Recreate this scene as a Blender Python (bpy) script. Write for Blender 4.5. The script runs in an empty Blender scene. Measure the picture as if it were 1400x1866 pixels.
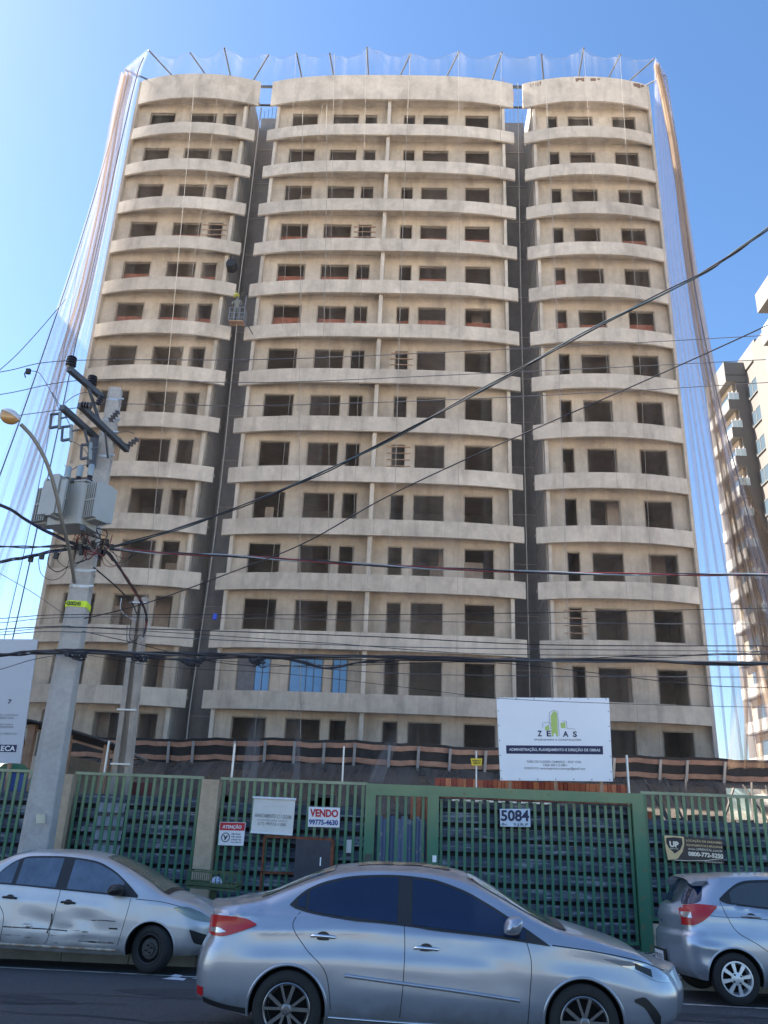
import bpy, bmesh, math, random
from math import sin, cos, pi, radians, sqrt
from mathutils import Vector, Matrix
import numpy as np
random.seed(7)
S = bpy.context.scene
COL = S.collection

# ------------------------------------------------------------------ camera
EYE = 1.8
FPX = 1500.0
PITCH, ROLL, YAW = radians(20.9955), radians(2.2729), radians(2.1512)
_F = Vector((-sin(YAW)*cos(PITCH), cos(YAW)*cos(PITCH), sin(PITCH)))
_R = Vector((cos(YAW), sin(YAW), 0))
_U = _R.cross(_F)
RT = _R*cos(ROLL)+_U*sin(ROLL)
UP = _U*cos(ROLL)-_R*sin(ROLL)
cam = bpy.data.cameras.new('camera'); camo = bpy.data.objects.new('camera', cam); COL.objects.link(camo)
M = Matrix((RT, UP, -_F)).transposed().to_4x4(); M.translation = Vector((0, 0, EYE)); camo.matrix_world = M
cam.sensor_fit = 'VERTICAL'; cam.sensor_height = 24; cam.lens = FPX/1866*24
cam.clip_start = 0.05; cam.clip_end = 5000
S.camera = camo

def at(px, py, Y):
    """turns a spot of the photo into a real point on the upright plane at distance Y"""
    d = _F*1.0 + RT*((px-700)/FPX) - UP*((py-933)/FPX)
    return Vector((d.x*Y/d.y, Y, d.z*Y/d.y+EYE))

# ------------------------------------------------------------------ light
SUN_EL, SUN_AZ = radians(43), radians(-78)     # low, far to the left, just behind the facade
W = bpy.data.worlds.new('World'); S.world = W; W.use_nodes = True
nt = W.node_tree; nt.nodes.clear()
sky = nt.nodes.new('ShaderNodeTexSky'); sky.sky_type = 'NISHITA'; sky.sun_disc = False
sky.sun_elevation = SUN_EL; sky.sun_rotation = SUN_AZ
sky.air_density = 1.0; sky.dust_density = 1.0; sky.ozone_density = 2.5; sky.altitude = 300
bg = nt.nodes.new('ShaderNodeBackground'); bg.inputs[1].default_value = 0.066
wo = nt.nodes.new('ShaderNodeOutputWorld')
hs = nt.nodes.new('ShaderNodeHueSaturation'); hs.inputs['Saturation'].default_value = 1.15; nt.links.new(sky.outputs[0], hs.inputs['Color']); nt.links.new(hs.outputs[0], bg.inputs[0]); nt.links.new(bg.outputs[0], wo.inputs[0])
sl = bpy.data.lights.new('sun', 'SUN'); sl.energy = 5.0; sl.angle = radians(0.5); sl.color = (1, .93, .82)
so = bpy.data.objects.new('sun', sl); COL.objects.link(so)
sd = Vector((sin(SUN_AZ)*cos(SUN_EL), cos(SUN_AZ)*cos(SUN_EL), sin(SUN_EL)))
so.rotation_euler = sd.to_track_quat('Z', 'Y').to_euler()
S.view_settings.view_transform = 'Standard'; S.view_settings.look = 'None'
S.view_settings.exposure = 2.25; S.view_settings.gamma = 1.0
S.cycles.transparent_max_bounces = 24
S.cycles.max_bounces = 6

# ------------------------------------------------------------------ materials
MATS = {}
def newmat(n):
    m = bpy.data.materials.new(n); m.use_nodes = True
    return m, m.node_tree.nodes, m.node_tree.links, m.node_tree.nodes['Principled BSDF']
def setc(b, c): b.inputs['Base Color'].default_value = (c[0], c[1], c[2], 1)
def mat(n, c, rough=.6, metal=0, var=0, scale=3, bump=0, bscale=40, coat=0, streak=None, spec=None, c2=None, sharp=None):
    """var: noise variation of colour; streak: (amount, colour) vertical stains"""
    if n in MATS: return MATS[n]
    m, N, L, b = newmat(n); setc(b, c)
    b.inputs['Roughness'].default_value = rough; b.inputs['Metallic'].default_value = metal
    if coat: b.inputs['Coat Weight'].default_value = coat; b.inputs['Coat Roughness'].default_value = .04
    if spec is not None: b.inputs['Specular IOR Level'].default_value = spec
    tc = N.new('ShaderNodeTexCoord')
    if var or c2:
        nz = N.new('ShaderNodeTexNoise'); nz.inputs['Scale'].default_value = scale; nz.inputs['Detail'].default_value = 6; nz.inputs['Roughness'].default_value = .65
        L.new(tc.outputs['Object'], nz.inputs['Vector'])
        cr = N.new('ShaderNodeValToRGB')
        lo, hi = (sharp or (.3, .7)); cr.color_ramp.elements[0].position = lo; cr.color_ramp.elements[1].position = hi
        a = c2 or tuple(v*(1-var) for v in c)
        d = c if c2 else tuple(min(1, v*(1+var)) for v in c)
        cr.color_ramp.elements[0].color = (*a, 1); cr.color_ramp.elements[1].color = (*d, 1)
        L.new(nz.outputs['Fac'], cr.inputs['Fac']); out = cr.outputs['Color']
        if streak:
            mp = N.new('ShaderNodeMapping'); mp.inputs['Scale'].default_value = (1.3, 1.3, .45)
            L.new(tc.outputs['Object'], mp.inputs['Vector'])
            n2 = N.new('ShaderNodeTexNoise'); n2.inputs['Scale'].default_value = 1.3; n2.inputs['Detail'].default_value = 5
            L.new(mp.outputs[0], n2.inputs['Vector'])
            r2 = N.new('ShaderNodeMapRange'); r2.inputs['From Min'].default_value = .48; r2.inputs['From Max'].default_value = .72
            r2.inputs['To Max'].default_value = streak[0]
            L.new(n2.outputs['Fac'], r2.inputs['Value'])
            mx = N.new('ShaderNodeMix'); mx.data_type = 'RGBA'
            L.new(r2.outputs[0], mx.inputs['Factor']); L.new(out, mx.inputs[6]); mx.inputs[7].default_value = (*streak[1], 1)
            out = mx.outputs[2]
        if streak:
            oi = N.new('ShaderNodeObjectInfo'); mr_ = N.new('ShaderNodeMapRange'); mr_.inputs['To Min'].default_value = .88; mr_.inputs['To Max'].default_value = 1.07
            L.new(oi.outputs['Random'], mr_.inputs['Value']); m4 = N.new('ShaderNodeMix'); m4.data_type = 'RGBA'; m4.blend_type = 'MULTIPLY'; m4.inputs['Factor'].default_value = 1
            L.new(out, m4.inputs[6]); L.new(mr_.outputs[0], m4.inputs[7]); out = m4.outputs[2]
            n5 = N.new('ShaderNodeTexNoise'); n5.inputs['Scale'].default_value = scale*5; n5.inputs['Detail'].default_value = 10; n5.inputs['Roughness'].default_value = .75
            L.new(tc.outputs['Object'], n5.inputs['Vector']); r5 = N.new('ShaderNodeMapRange'); r5.inputs['From Min'].default_value = .3; r5.inputs['From Max'].default_value = .7; r5.inputs['To Min'].default_value = .86; r5.inputs['To Max'].default_value = 1.1
            L.new(n5.outputs['Fac'], r5.inputs['Value']); m5 = N.new('ShaderNodeMix'); m5.data_type = 'RGBA'; m5.blend_type = 'MULTIPLY'; m5.inputs['Factor'].default_value = 1
            L.new(out, m5.inputs[6]); L.new(r5.outputs[0], m5.inputs[7]); out = m5.outputs[2]
        L.new(out, b.inputs['Base Color'])
    if bump:
        n3 = N.new('ShaderNodeTexNoise'); n3.inputs['Scale'].default_value = bscale; n3.inputs['Detail'].default_value = 4
        L.new(tc.outputs['Object'], n3.inputs['Vector'])
        bp = N.new('ShaderNodeBump'); bp.inputs['Strength'].default_value = bump; bp.inputs['Distance'].default_value = .02
        L.new(n3.outputs['Fac'], bp.inputs['Height']); L.new(bp.outputs[0], b.inputs['Normal'])
    MATS[n] = m; return m

plaster = mat('plaster', (.52, .44, .35), .92, var=.17, scale=.55, bump=.25, bscale=8, streak=(.6, (.30, .25, .205)))
band_m = mat('render_coat', (.56, .49, .405), .9, var=.17, scale=.5, bump=.25, bscale=6, streak=(.65, (.34, .29, .24)))
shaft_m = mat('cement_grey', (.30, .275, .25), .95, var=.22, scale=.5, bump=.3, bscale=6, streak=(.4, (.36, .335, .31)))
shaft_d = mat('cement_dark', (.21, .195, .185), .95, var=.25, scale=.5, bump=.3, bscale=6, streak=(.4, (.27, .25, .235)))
inner_m = mat('rough_interior', (.52, .43, .37), .95, var=.25, scale=.8)
brick_m = mat('red_block', (.42, .13, .07), .9, var=.25, scale=6, bump=.3)
conc = mat('concrete', (.42, .40, .37), .85, var=.16, scale=2.5, bump=.35, bscale=25, streak=(.35, (.30, .28, .25)))
galv = mat('galvanised', (.50, .52, .54), .4, .7, var=.12, scale=8)
dgalv = mat('dull_steel', (.085, .095, .11), .55, .6, var=.2, scale=8)
black = mat('black_plastic', (.012, .012, .014), .5)
rubber = mat('rubber', (.018, .018, .019), .85, var=.25, scale=20)
wood = mat('raw_wood', (.38, .24, .16), .85, var=.3, scale=3, bump=.3)
woodp = mat('form_board', (.40, .235, .17), .85, var=.3, scale=2.2, bump=.3)
tarp = mat('black_tarp', (.030, .031, .036), .55, var=.3, scale=2, bump=.5, bscale=5)
white = mat('white_paint', (.78, .80, .84), .5, var=.03, scale=2)
beige = mat('beige_paint', (.44, .35, .25), .85, var=.12, scale=3, bump=.2, streak=(.3, (.30, .23, .17)))
rust = mat('rust', (.15, .05, .025), .9, var=.5, scale=12, bump=.4)
gtrans = mat('transformer_grey', (.29, .31, .31), .45, .1, var=.06, scale=3)
porc = mat('dark_porcelain', (.03, .03, .04), .3)

def fade_green():
    m, N, L, b = newmat('green_paint'); MATS['green'] = m
    g = N.new('ShaderNodeNewGeometry'); sx = N.new('ShaderNodeSeparateXYZ'); L.new(g.outputs['Position'], sx.inputs[0])
    nz = N.new('ShaderNodeTexNoise'); nz.inputs['Scale'].default_value = 2.2; nz.inputs['Detail'].default_value = 5
    L.new(g.outputs['Position'], nz.inputs['Vector'])
    ma = N.new('ShaderNodeMath'); ma.operation = 'MULTIPLY_ADD'; ma.inputs[1].default_value = 1.3
    L.new(nz.outputs['Fac'], ma.inputs[0]); L.new(sx.outputs['Z'], ma.inputs[2])
    cr = N.new('ShaderNodeValToRGB'); L.new(ma.outputs[0], cr.inputs['Fac'])
    mr = N.new('ShaderNodeMapRange'); mr.inputs['From Min'].default_value = .8; mr.inputs['From Max'].default_value = 3.3
    L.new(ma.outputs[0], mr.inputs['Value']); L.new(mr.outputs[0], cr.inputs['Fac'])
    e = cr.color_ramp.elements; e[0].position = 0; e[0].color = (.032, .135, .075, 1); e[1].position = 1; e[1].color = (.17, .24, .13, 1)
    a = e.new(.55); a.color = (.042, .15, .09, 1); a = e.new(.72); a.color = (.10, .19, .11, 1)
    n4 = N.new('ShaderNodeTexNoise'); n4.inputs['Scale'].default_value = 9; n4.inputs['Detail'].default_value = 8
    L.new(g.outputs['Position'], n4.inputs['Vector'])
    r4 = N.new('ShaderNodeMapRange'); r4.inputs['From Min'].default_value = .60; r4.inputs['From Max'].default_value = .74; L.new(n4.outputs['Fac'], r4.inputs['Value'])
    mx = N.new('ShaderNodeMix'); mx.data_type = 'RGBA'; L.new(r4.outputs[0], mx.inputs['Factor']); L.new(cr.outputs[0], mx.inputs[6]); mx.inputs[7].default_value = (.16, .12, .06, 1)
    L.new(mx.outputs[2], b.inputs['Base Color']); b.inputs['Roughness'].default_value = .62
    return m
green = fade_green()

def sheet_metal():
    m, N, L, b = newmat('weathered_sheet'); MATS['sheet'] = m
    g = N.new('ShaderNodeNewGeometry')
    mp = N.new('ShaderNodeMapping'); mp.inputs['Scale'].default_value = (.8, 1, 7); L.new(g.outputs['Position'], mp.inputs['Vector'])
    nz = N.new('ShaderNodeTexNoise'); nz.inputs['Scale'].default_value = 2.0; nz.inputs['Detail'].default_value = 8; nz.inputs['Roughness'].default_value = .7
    L.new(mp.outputs[0], nz.inputs['Vector'])
    cr = N.new('ShaderNodeValToRGB'); e = cr.color_ramp.elements
    e[0].position = .35; e[0].color = (.035, .045, .065, 1); e[1].position = .63; e[1].color = (.40, .41, .43, 1)
    a = e.new(.54); a.color = (.12, .135, .165, 1)
    L.new(nz.outputs['Fac'], cr.inputs['Fac']); L.new(cr.outputs[0], b.inputs['Base Color'])
    b.inputs['Roughness'].default_value = .45; b.inputs['Metallic'].default_value = .35
    return m
sheet = sheet_metal()

def netmat(n, col, lo, hi, su, sv=.6, seam=0, contrast=(.42, .62), mesh=None):
    """shade net: see-through cloth; u runs across the folds"""
    m, N, L, b = newmat(n); N.remove(b)
    out = N['Material Output']
    uv = N.new('ShaderNodeUVMap'); mp = N.new('ShaderNodeMapping'); mp.inputs['Scale'].default_value = (su, sv, 1)
    L.new(uv.outputs[0], mp.inputs['Vector'])
    nz = N.new('ShaderNodeTexNoise'); nz.inputs['Scale'].default_value = 1; nz.inputs['Detail'].default_value = 7; nz.inputs['Roughness'].default_value = .7; nz.inputs['Distortion'].default_value = .15
    L.new(mp.outputs[0], nz.inputs['Vector'])
    mr = N.new('ShaderNodeMapRange'); mr.inputs['From Min'].default_value = contrast[0]; mr.inputs['From Max'].default_value = contrast[1]
    mr.inputs['To Min'].default_value = lo; mr.inputs['To Max'].default_value = hi
    L.new(nz.outputs['Fac'], mr.inputs['Value']); f = mr.outputs[0]
    if mesh:
        at_ = N.new('ShaderNodeAttribute'); at_.attribute_name = 'dens'
        mu = N.new('ShaderNodeMath'); mu.operation = 'MULTIPLY'; mu.use_clamp = True
        L.new(f, mu.inputs[0]); L.new(at_.outputs['Fac'], mu.inputs[1]); f = mu.outputs[0]
    d = N.new('ShaderNodeBsdfDiffuse'); d.inputs[0].default_value = (*col, 1)
    t = N.new('ShaderNodeBsdfTranslucent'); t.inputs[0].default_value = (*col, 1)
    ad = N.new('ShaderNodeMixShader'); ad.inputs[0].default_value = .5; L.new(d.outputs[0], ad.inputs[1]); L.new(t.outputs[0], ad.inputs[2])
    tr = N.new('ShaderNodeBsdfTransparent')
    mx = N.new('ShaderNodeMixShader'); L.new(f, mx.inputs[0]); L.new(tr.outputs[0], mx.inputs[1]); L.new(ad.outputs[0], mx.inputs[2])
    L.new(mx.outputs[0], out.inputs[0]); MATS[n] = m
    return m

# ------------------------------------------------------------------ mesh helpers
class MB:
    def __init__(s): s.v = []; s.f = []; s.mi = []; s.cur = 0
    def quad(s, a, b, c, d):
        n = len(s.v); s.v += [tuple(a), tuple(b), tuple(c), tuple(d)]; s.f.append((n, n+1, n+2, n+3)); s.mi.append(s.cur)
    def poly(s, pts):
        n = len(s.v); s.v += [tuple(p) for p in pts]; s.f.append(tuple(range(n, n+len(pts)))); s.mi.append(s.cur)
    def box(s, x0, x1, y0, y1, z0, z1, M=None):
        n = len(s.v)
        P = [(x0, y0, z0), (x1, y0, z0), (x1, y1, z0), (x0, y1, z0), (x0, y0, z1), (x1, y0, z1), (x1, y1, z1), (x0, y1, z1)]
        if M is not None: P = [tuple(M @ Vector(p)) for p in P]
        s.v += P
        for f in ((0, 3, 2, 1), (4, 5, 6, 7), (0, 1, 5, 4), (1, 2, 6, 5), (2, 3, 7, 6), (3, 0, 4, 7)):
            s.f.append(tuple(n+i for i in f)); s.mi.append(s.cur)
        return s
    def beam(s, a, b, w, h=None, up=(0, 0, 1)):
        a = Vector(a); b = Vector(b); h = h or w; d = (b-a); L = d.length; d.normalize()
        u = Vector(up); x = d.cross(u)
        if x.length < 1e-4: x = d.cross(Vector((0, 1, 0)))
        x.normalize(); y = x.cross(d).normalized()
        n = len(s.v)
        for p in (a, b):
            for i, j in ((-1, -1), (1, -1), (1, 1), (-1, 1)): s.v.append(tuple(p+x*(w/2*i)+y*(h/2*j)))
        for f in ((0, 3, 2, 1), (4, 5, 6, 7), (0, 1, 5, 4), (1, 2, 6, 5), (2, 3, 7, 6), (3, 0, 4, 7)):
            s.f.append(tuple(n+i for i in f)); s.mi.append(s.cur)
        return s
    def tube(s, pts, r, n=6, cap=True):
        pts = [Vector(p) for p in pts]; rs = r if isinstance(r, (list, tuple)) else [r]*len(pts)
        base = len(s.v); px = None
        for i, p in enumerate(pts):
            d = (pts[min(i+1, len(pts)-1)]-pts[max(i-1, 0)])
            if d.length < 1e-9: d = Vector((0, 0, 1))
            d.normalize()
            if px is None:
                px = d.cross(Vector((0, 0, 1)))
                if px.length < 1e-3: px = d.cross(Vector((0, 1, 0)))
            px = (px-d*px.dot(d)).normalized(); py = d.cross(px)
            for k in range(n):
                a = 2*pi*k/n; s.v.append(tuple(p+(px*cos(a)+py*sin(a))*rs[i]))
        for i in range(len(pts)-1):
            for k in range(n):
                a = base+i*n+k; b = base+i*n+(k+1) % n
                s.f.append((a, b, b+n, a+n)); s.mi.append(s.cur)
        if cap:
            s.f.append(tuple(base+k for k in range(n))[::-1]); s.mi.append(s.cur)
            s.f.append(tuple(base+(len(pts)-1)*n+k for k in range(n))); s.mi.append(s.cur)
        return s
    def lathe(s, prof, n=16, M=None, caps=True):
        """prof: (r, h) pairs round the z axis, placed by M"""
        base = len(s.v)
        for r, h in prof:
            for k in range(n):
                p = Vector((r*cos(2*pi*k/n), r*sin(2*pi*k/n), h))
                s.v.append(tuple(M @ p if M is not None else p))
        for i in range(len(prof)-1):
            for k in range(n):
                a = base+i*n+k; b = base+i*n+(k+1) % n
                s.f.append((a, b, b+n, a+n)); s.mi.append(s.cur)
        if caps and prof[0][0] > 1e-5: s.f.append(tuple(base+k for k in range(n))[::-1]); s.mi.append(s.cur)
        if caps and prof[-1][0] > 1e-5: s.f.append(tuple(base+(len(prof)-1)*n+k for k in range(n))); s.mi.append(s.cur)
        return s
    def prism(s, poly, y0, y1):
        """poly of (x, z) extruded along y"""
        n = len(s.v); m = len(poly)
        s.v += [(p[0], y0, p[1]) for p in poly]+[(p[0], y1, p[1]) for p in poly]
        s.f.append(tuple(n+i for i in range(m))); s.f.append(tuple(n+m+i for i in range(m))[::-1]); s.mi += [s.cur]*2
        for i in range(m):
            j = (i+1) % m; s.f.append((n+i, n+m+i, n+m+j, n+j)); s.mi.append(s.cur)
        return s
    def build(s, name, m, parent=None, smooth=False, ang=35, fix=True):
        me = bpy.data.meshes.new(name); me.from_pydata(s.v, [], s.f); me.update()
        ms = m if isinstance(m, (list, tuple)) else [m]
        for x in ms: me.materials.append(x)
        if len(ms) > 1:
            for p, i in zip(me.polygons, s.mi): p.material_index = i
        if fix:
            bm = bmesh.new(); bm.from_mesh(me); bmesh.ops.remove_doubles(bm, verts=bm.verts, dist=1e-5)
            bmesh.ops.recalc_face_normals(bm, faces=bm.faces); bm.to_mesh(me); bm.free()
        if smooth:
            me.polygons.foreach_set('use_smooth', [True]*len(me.polygons)); me.set_sharp_from_angle(angle=radians(ang))
        return link(bpy.data.objects.new(name, me), parent)
def link(o, parent=None):
    COL.objects.link(o)
    if parent is not None:
        o.parent = parent
        if parent.type == 'EMPTY': o.location = -Vector(parent.location)
    return o
def tag(o, label=None, cat=None, group=None, kind=None):
    if label: o['label'] = label
    if cat: o['category'] = cat
    if group: o['group'] = group
    if kind: o['kind'] = kind
    return o
def thing(name, loc, label, cat, group=None):
    o = bpy.data.objects.new(name, None); COL.objects.link(o); o.location = loc; o.empty_display_size = .3
    return tag(o, label, cat, group)
def kids(o): return [c for c in bpy.data.objects if c.parent == o]
def struct(o, label=None): o['kind'] = 'structure'; return o
def crom(pts, n=8):
    pts = [Vector(p) for p in pts]; out = []
    for i in range(len(pts)-1):
        p0 = pts[max(i-1, 0)]; p1 = pts[i]; p2 = pts[i+1]; p3 = pts[min(i+2, len(pts)-1)]
        for k in range(n):
            t = k/n
            out.append(.5*((2*p1)+(p2-p0)*t+(2*p0-5*p1+4*p2-p3)*t*t+(3*p1-p0-3*p2+p3)*t**3))
    out.append(pts[-1]); return out
def interp(x, pts):
    """smooth-ish interpolation through (x, y) pairs"""
    if x <= pts[0][0]: return pts[0][1]
    if x >= pts[-1][0]: return pts[-1][1]
    for i in range(len(pts)-1):
        if x <= pts[i+1][0]:
            x0, y0 = pts[i]; x1, y1 = pts[i+1]; h = x1-x0; t = (x-x0)/h
            def sl(j):
                if j <= 0 or j >= len(pts)-1:
                    j = min(max(j, 0), len(pts)-2); return (pts[j+1][1]-pts[j][1])/(pts[j+1][0]-pts[j][0])
                a = (pts[j][1]-pts[j-1][1])/(pts[j][0]-pts[j-1][0]); b = (pts[j+1][1]-pts[j][1])/(pts[j+1][0]-pts[j][0])
                return 0 if a*b <= 0 else 2*a*b/(a+b)
            m0 = sl(i)*h; m1 = sl(i+1)*h
            return (2*t**3-3*t*t+1)*y0+(t**3-2*t*t+t)*m0+(-2*t**3+3*t*t)*y1+(t**3-t*t)*m1

# ------------------------------------------------------------------ text on flat boards
def text_mesh(s, bold=0.0):
    cu = bpy.data.curves.new('t', 'FONT'); cu.body = s; cu.size = 1; cu.offset = bold; cu.resolution_u = 3
    o = bpy.data.objects.new('t', cu); COL.objects.link(o)
    dg = bpy.context.evaluated_depsgraph_get(); dg.update()
    me = bpy.data.meshes.new_from_object(o.evaluated_get(dg))
    vs = [tuple(v.co) for v in me.vertices]; fs = [tuple(p.vertices) for p in me.polygons]
    bpy.data.objects.remove(o); bpy.data.curves.remove(cu); bpy.data.meshes.remove(me)
    return vs, fs
class Board:
    """flat board given by its 4 corners (tl, tr, br, bl); marks are laid on it in 0..1 units"""
    def __init__(s, tl, tr, br, bl): s.c = [Vector(p) for p in (tl, tr, br, bl)]; s.lay = {}
    def P(s, u, v, off):
        tl, tr, br, bl = s.c
        p = (tl*(1-u)+tr*u)*(1-v)+(bl*(1-u)+br*u)*v
        return p+Vector((0, -off, 0))
    def mb(s, key): return s.lay.setdefault(key, MB())
    def rect(s, key, u0, v0, u1, v1, off=.004):
        s.mb(key).quad(s.P(u0, v1, off), s.P(u1, v1, off), s.P(u1, v0, off), s.P(u0, v0, off))
    def poly(s, key, pts, off=.004): s.mb(key).poly([s.P(u, v, off) for u, v in pts])
    def line(s, key, pts, w, off=.006, asp=1.3):
        for (a, b), (c, d) in zip(pts[:-1], pts[1:]):
            dx, dy = (c-a)*asp, d-b; L = sqrt(dx*dx+dy*dy) or 1; nx, ny = -dy/L*w/asp, dx/L*w
            s.poly(key, [(a-nx, b-ny), (c-nx, d-ny), (c+nx, d+ny), (a+nx, b+ny)], off)
    def text(s, key, t, u0, v0, u1, v1, bold=.0, off=.007):
        vs, fs = text_mesh(t, bold)
        xs = [v[0] for v in vs]; ys = [v[1] for v in vs]; x0, x1, y0, y1 = min(xs), max(xs), min(ys), max(ys)
        s.k = getattr(s, 'k', 0)+1; m = s.mb(key+(s.k,)); n = len(m.v)
        for v in vs: m.v.append(tuple(s.P(u0+(v[0]-x0)/(x1-x0)*(u1-u0), v1+(v[1]-y0)/(y1-y0)*(v0-v1), off)))
        for f in fs: m.f.append(tuple(n+i for i in f)); m.mi.append(0)
    def finish(s, name, m, label, cat, thick=.012, group=None, back=None):
        bot = (s.c[2]+s.c[3])/2
        t = thing(name, bot, label, cat, group)
        b = MB(); f = [s.P(u, v, 0) for u, v in ((0, 0), (1, 0), (1, 1), (0, 1))]; k = [p+Vector((0, thick, 0)) for p in f]
        b.quad(f[3], f[2], f[1], f[0]); b.quad(k[0], k[1], k[2], k[3])
        for i in range(4): j = (i+1) % 4; b.quad(f[i], f[j], k[j], k[i])
        b.build('panel', m, t)
        for kk, q in s.lay.items(): q.build(kk[0], kk[1], t, fix=False)
        return t
#@@MAIN
# ================================================================== ground, road, pavement
KY = 13.55      # kerb line
FY = 16.0       # fence line
def road_z(y): return 0 if y < 9 else -.2*(y-9)/(KY-9)
asphalt = mat('asphalt', (.085, .086, .092), .75, var=.35, scale=22, bump=.9, bscale=90, c2=(.045, .046, .053))
m = MB(); m.quad((-1500, -1500, -.32), (1500, -1500, -.32), (1500, 1500, -.32), (-1500, 1500, -.32))
struct(m.build('ground', mat('earth', (.50, .45, .39), .95, var=.3, scale=.05)))
m = MB(); ys = [-4.5, 0, 5, 9, 10.5, 12, KY]; xs = [-120, -20, -8, 0, 8, 20, 120]
for a, b in zip(ys[:-1], ys[1:]):
    for c, d in zip(xs[:-1], xs[1:]): m.quad((c, a, road_z(a)), (d, a, road_z(a)), (d, b, road_z(b)), (c, b, road_z(b)))
struct(m.build('road', asphalt))
m = MB(); rr_ = random.Random(4)
for cx, cy_, w_, d_ in ((-1.5, 10.9, 1.6, .5), (3.6, 10.9, .9, .35), (-4.2, 9.9, .7, .3), (1.2, 9.6, 2.2, .25)):
    m.poly([(cx+w_*cos(a)*(1+.15*sin(3*a+cx)), cy_+d_*sin(a)*(1+.1*cos(5*a)), road_z(cy_+d_*sin(a))+.004) for a in [2*pi*i/26 for i in range(26)]])
struct(m.build('road_patch', mat('tar_patch', (.040, .040, .044), .85, var=.4, scale=6, bump=.7, bscale=70)))
m = MB()
for k in range(7):
    x = rr_.uniform(-7, 6); y = rr_.uniform(8.9, 11.5); P = [(x, y)]
    for i in range(9): x += rr_.uniform(.15, .4); y += rr_.uniform(-.12, .12); P.append((x, y))
    for (a, b), (c, d) in zip(P[:-1], P[1:]): w_ = rr_.uniform(.006, .014); m.quad((a, b-w_, road_z(b)+.008), (c, d-w_, road_z(d)+.008), (c, d+w_, road_z(d)+.008), (a, b+w_, road_z(b)+.008))
struct(m.build('road_cracks', mat('crack_dark', (.018, .018, .02), .9)))
m = MB(); m.box(-120, 120, -9, -4.5, -.3, .13); struct(m.build('opposite_pavement', conc))
m = MB()
for i in range(-60, 60): m.box(i*1.0+.006, i+.994, KY, KY+.14, -.3, -.055+.004*random.random())
struct(m.build('kerb', mat('kerb_stone', (.30, .285, .27), .9, var=.2, scale=3, bump=.3)))
def mosaic():
    m_, N, L, b = newmat('stone_mosaic'); tc = N.new('ShaderNodeNewGeometry')
    v = N.new('ShaderNodeTexVoronoi'); v.inputs['Scale'].default_value = 14; v.distance = 'CHEBYCHEV'; L.new(tc.outputs['Position'], v.inputs['Vector'])
    n = N.new('ShaderNodeTexNoise'); n.inputs['Scale'].default_value = 3.2; L.new(tc.outputs['Position'], n.inputs['Vector'])
    cr = N.new('ShaderNodeValToRGB'); cr.color_ramp.interpolation = 'CONSTANT'; e = cr.color_ramp.elements; e[0].color = (.04, .04, .045, 1); e[1].position = .47; e[1].color = (.46, .44, .42, 1)
    sx = N.new('ShaderNodeSeparateColor'); L.new(v.outputs['Color'], sx.inputs[0])
    ma = N.new('ShaderNodeMath'); ma.operation = 'MULTIPLY_ADD'; ma.inputs[1].default_value = .35; ma.inputs[2].default_value = 0
    L.new(sx.outputs[0], ma.inputs[0]); a2 = N.new('ShaderNodeMath'); a2.operation = 'MULTIPLY_ADD'; a2.inputs[1].default_value = .65; L.new(n.outputs['Fac'], a2.inputs[0]); L.new(ma.outputs[0], a2.inputs[2])
    L.new(a2.outputs[0], cr.inputs['Fac'])
    v2 = N.new('ShaderNodeTexVoronoi'); v2.feature = 'DISTANCE_TO_EDGE'; v2.inputs['Scale'].default_value = 14; L.new(tc.outputs['Position'], v2.inputs['Vector'])
    r = N.new('ShaderNodeMapRange'); r.inputs['From Max'].default_value = .06; L.new(v2.outputs[0], r.inputs['Value'])
    mx = N.new('ShaderNodeMix'); mx.data_type = 'RGBA'; L.new(r.outputs[0], mx.inputs['Factor']); mx.inputs[6].default_value = (.07, .065, .06, 1); L.new(cr.outputs[0], mx.inputs[7]); L.new(mx.outputs[2], b.inputs['Base Color'])
    b.inputs['Roughness'].default_value = .85; return m_
m = MB(); m.quad((-60, KY+.14, -.06), (60, KY+.14, -.06), (60, FY+.3, 0), (-60, FY+.3, 0)); struct(m.build('pavement', mosaic()))
m = MB(); m.quad((-80, FY+.3, -.002), (80, FY+.3, -.002), (80, 140, 0), (-80, 140, 0))
struct(m.build('site_ground', mat('dirt', (.36, .29, .23), .95, var=.4, scale=.8, bump=.5)))
m = MB(); pa = at(0, 1754, 12.5); pb = at(1400, 1843, 11.65)
def rz(x, y, o=.004): return (x, y, road_z(y)+o)
for (xa, xb) in ((-30, -2.2), (-2.2, 3.0), (3.0, 30)):
    ya = 12.25-(xa)*.075; yb = 12.25-(xb)*.075
    ya = min(ya, 13.2); yb = max(yb, 10.6)
    m.quad(rz(xa, ya-.045), rz(xb, yb-.045), rz(xb, yb+.045), rz(xa, ya+.045))
struct(m.build('parking_line', mat('worn_line', (.55, .52, .47), .8, c2=(.10, .10, .10), scale=5, sharp=(.36, .50))))

# ================================================================== the tower under construction
ZB = lambda k: 45.2-2.95*k
BLK = {'L': (-18.6, -10.72), 'C': (-9.92, 5.76), 'R': (6.38, 14.35)}
WALL = {'L': (-18.6, -11.55), 'C': (-9.42, 5.2), 'R': (6.95, 14.35)}
WIN = {'L': [(-17.95, -16.35), (-15.33, -13.6), (-13.15, -12.28)],
       'C': [(-8.55, -6.92), (-5.9, -4.25), (-3.77, -3.03), (-1.21, -.53), (.05, 1.63), (2.76, 4.23)],
       'R': [(8.08, 8.68), (9.41, 10.96), (12.28, 13.71)]}
def yf(b, x):
    x0, x1 = BLK[b]; t = abs((x-(x0+x1)/2)/((x1-x0)/2)); return 40.12-.60*(1-min(t, 1)**(3.4 if b == 'C' else 2.2))
T = thing('apartment_tower', (-2, 48, 0), 'unfinished pale cement apartment tower with curved balcony bands filling the middle', 'building')
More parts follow.
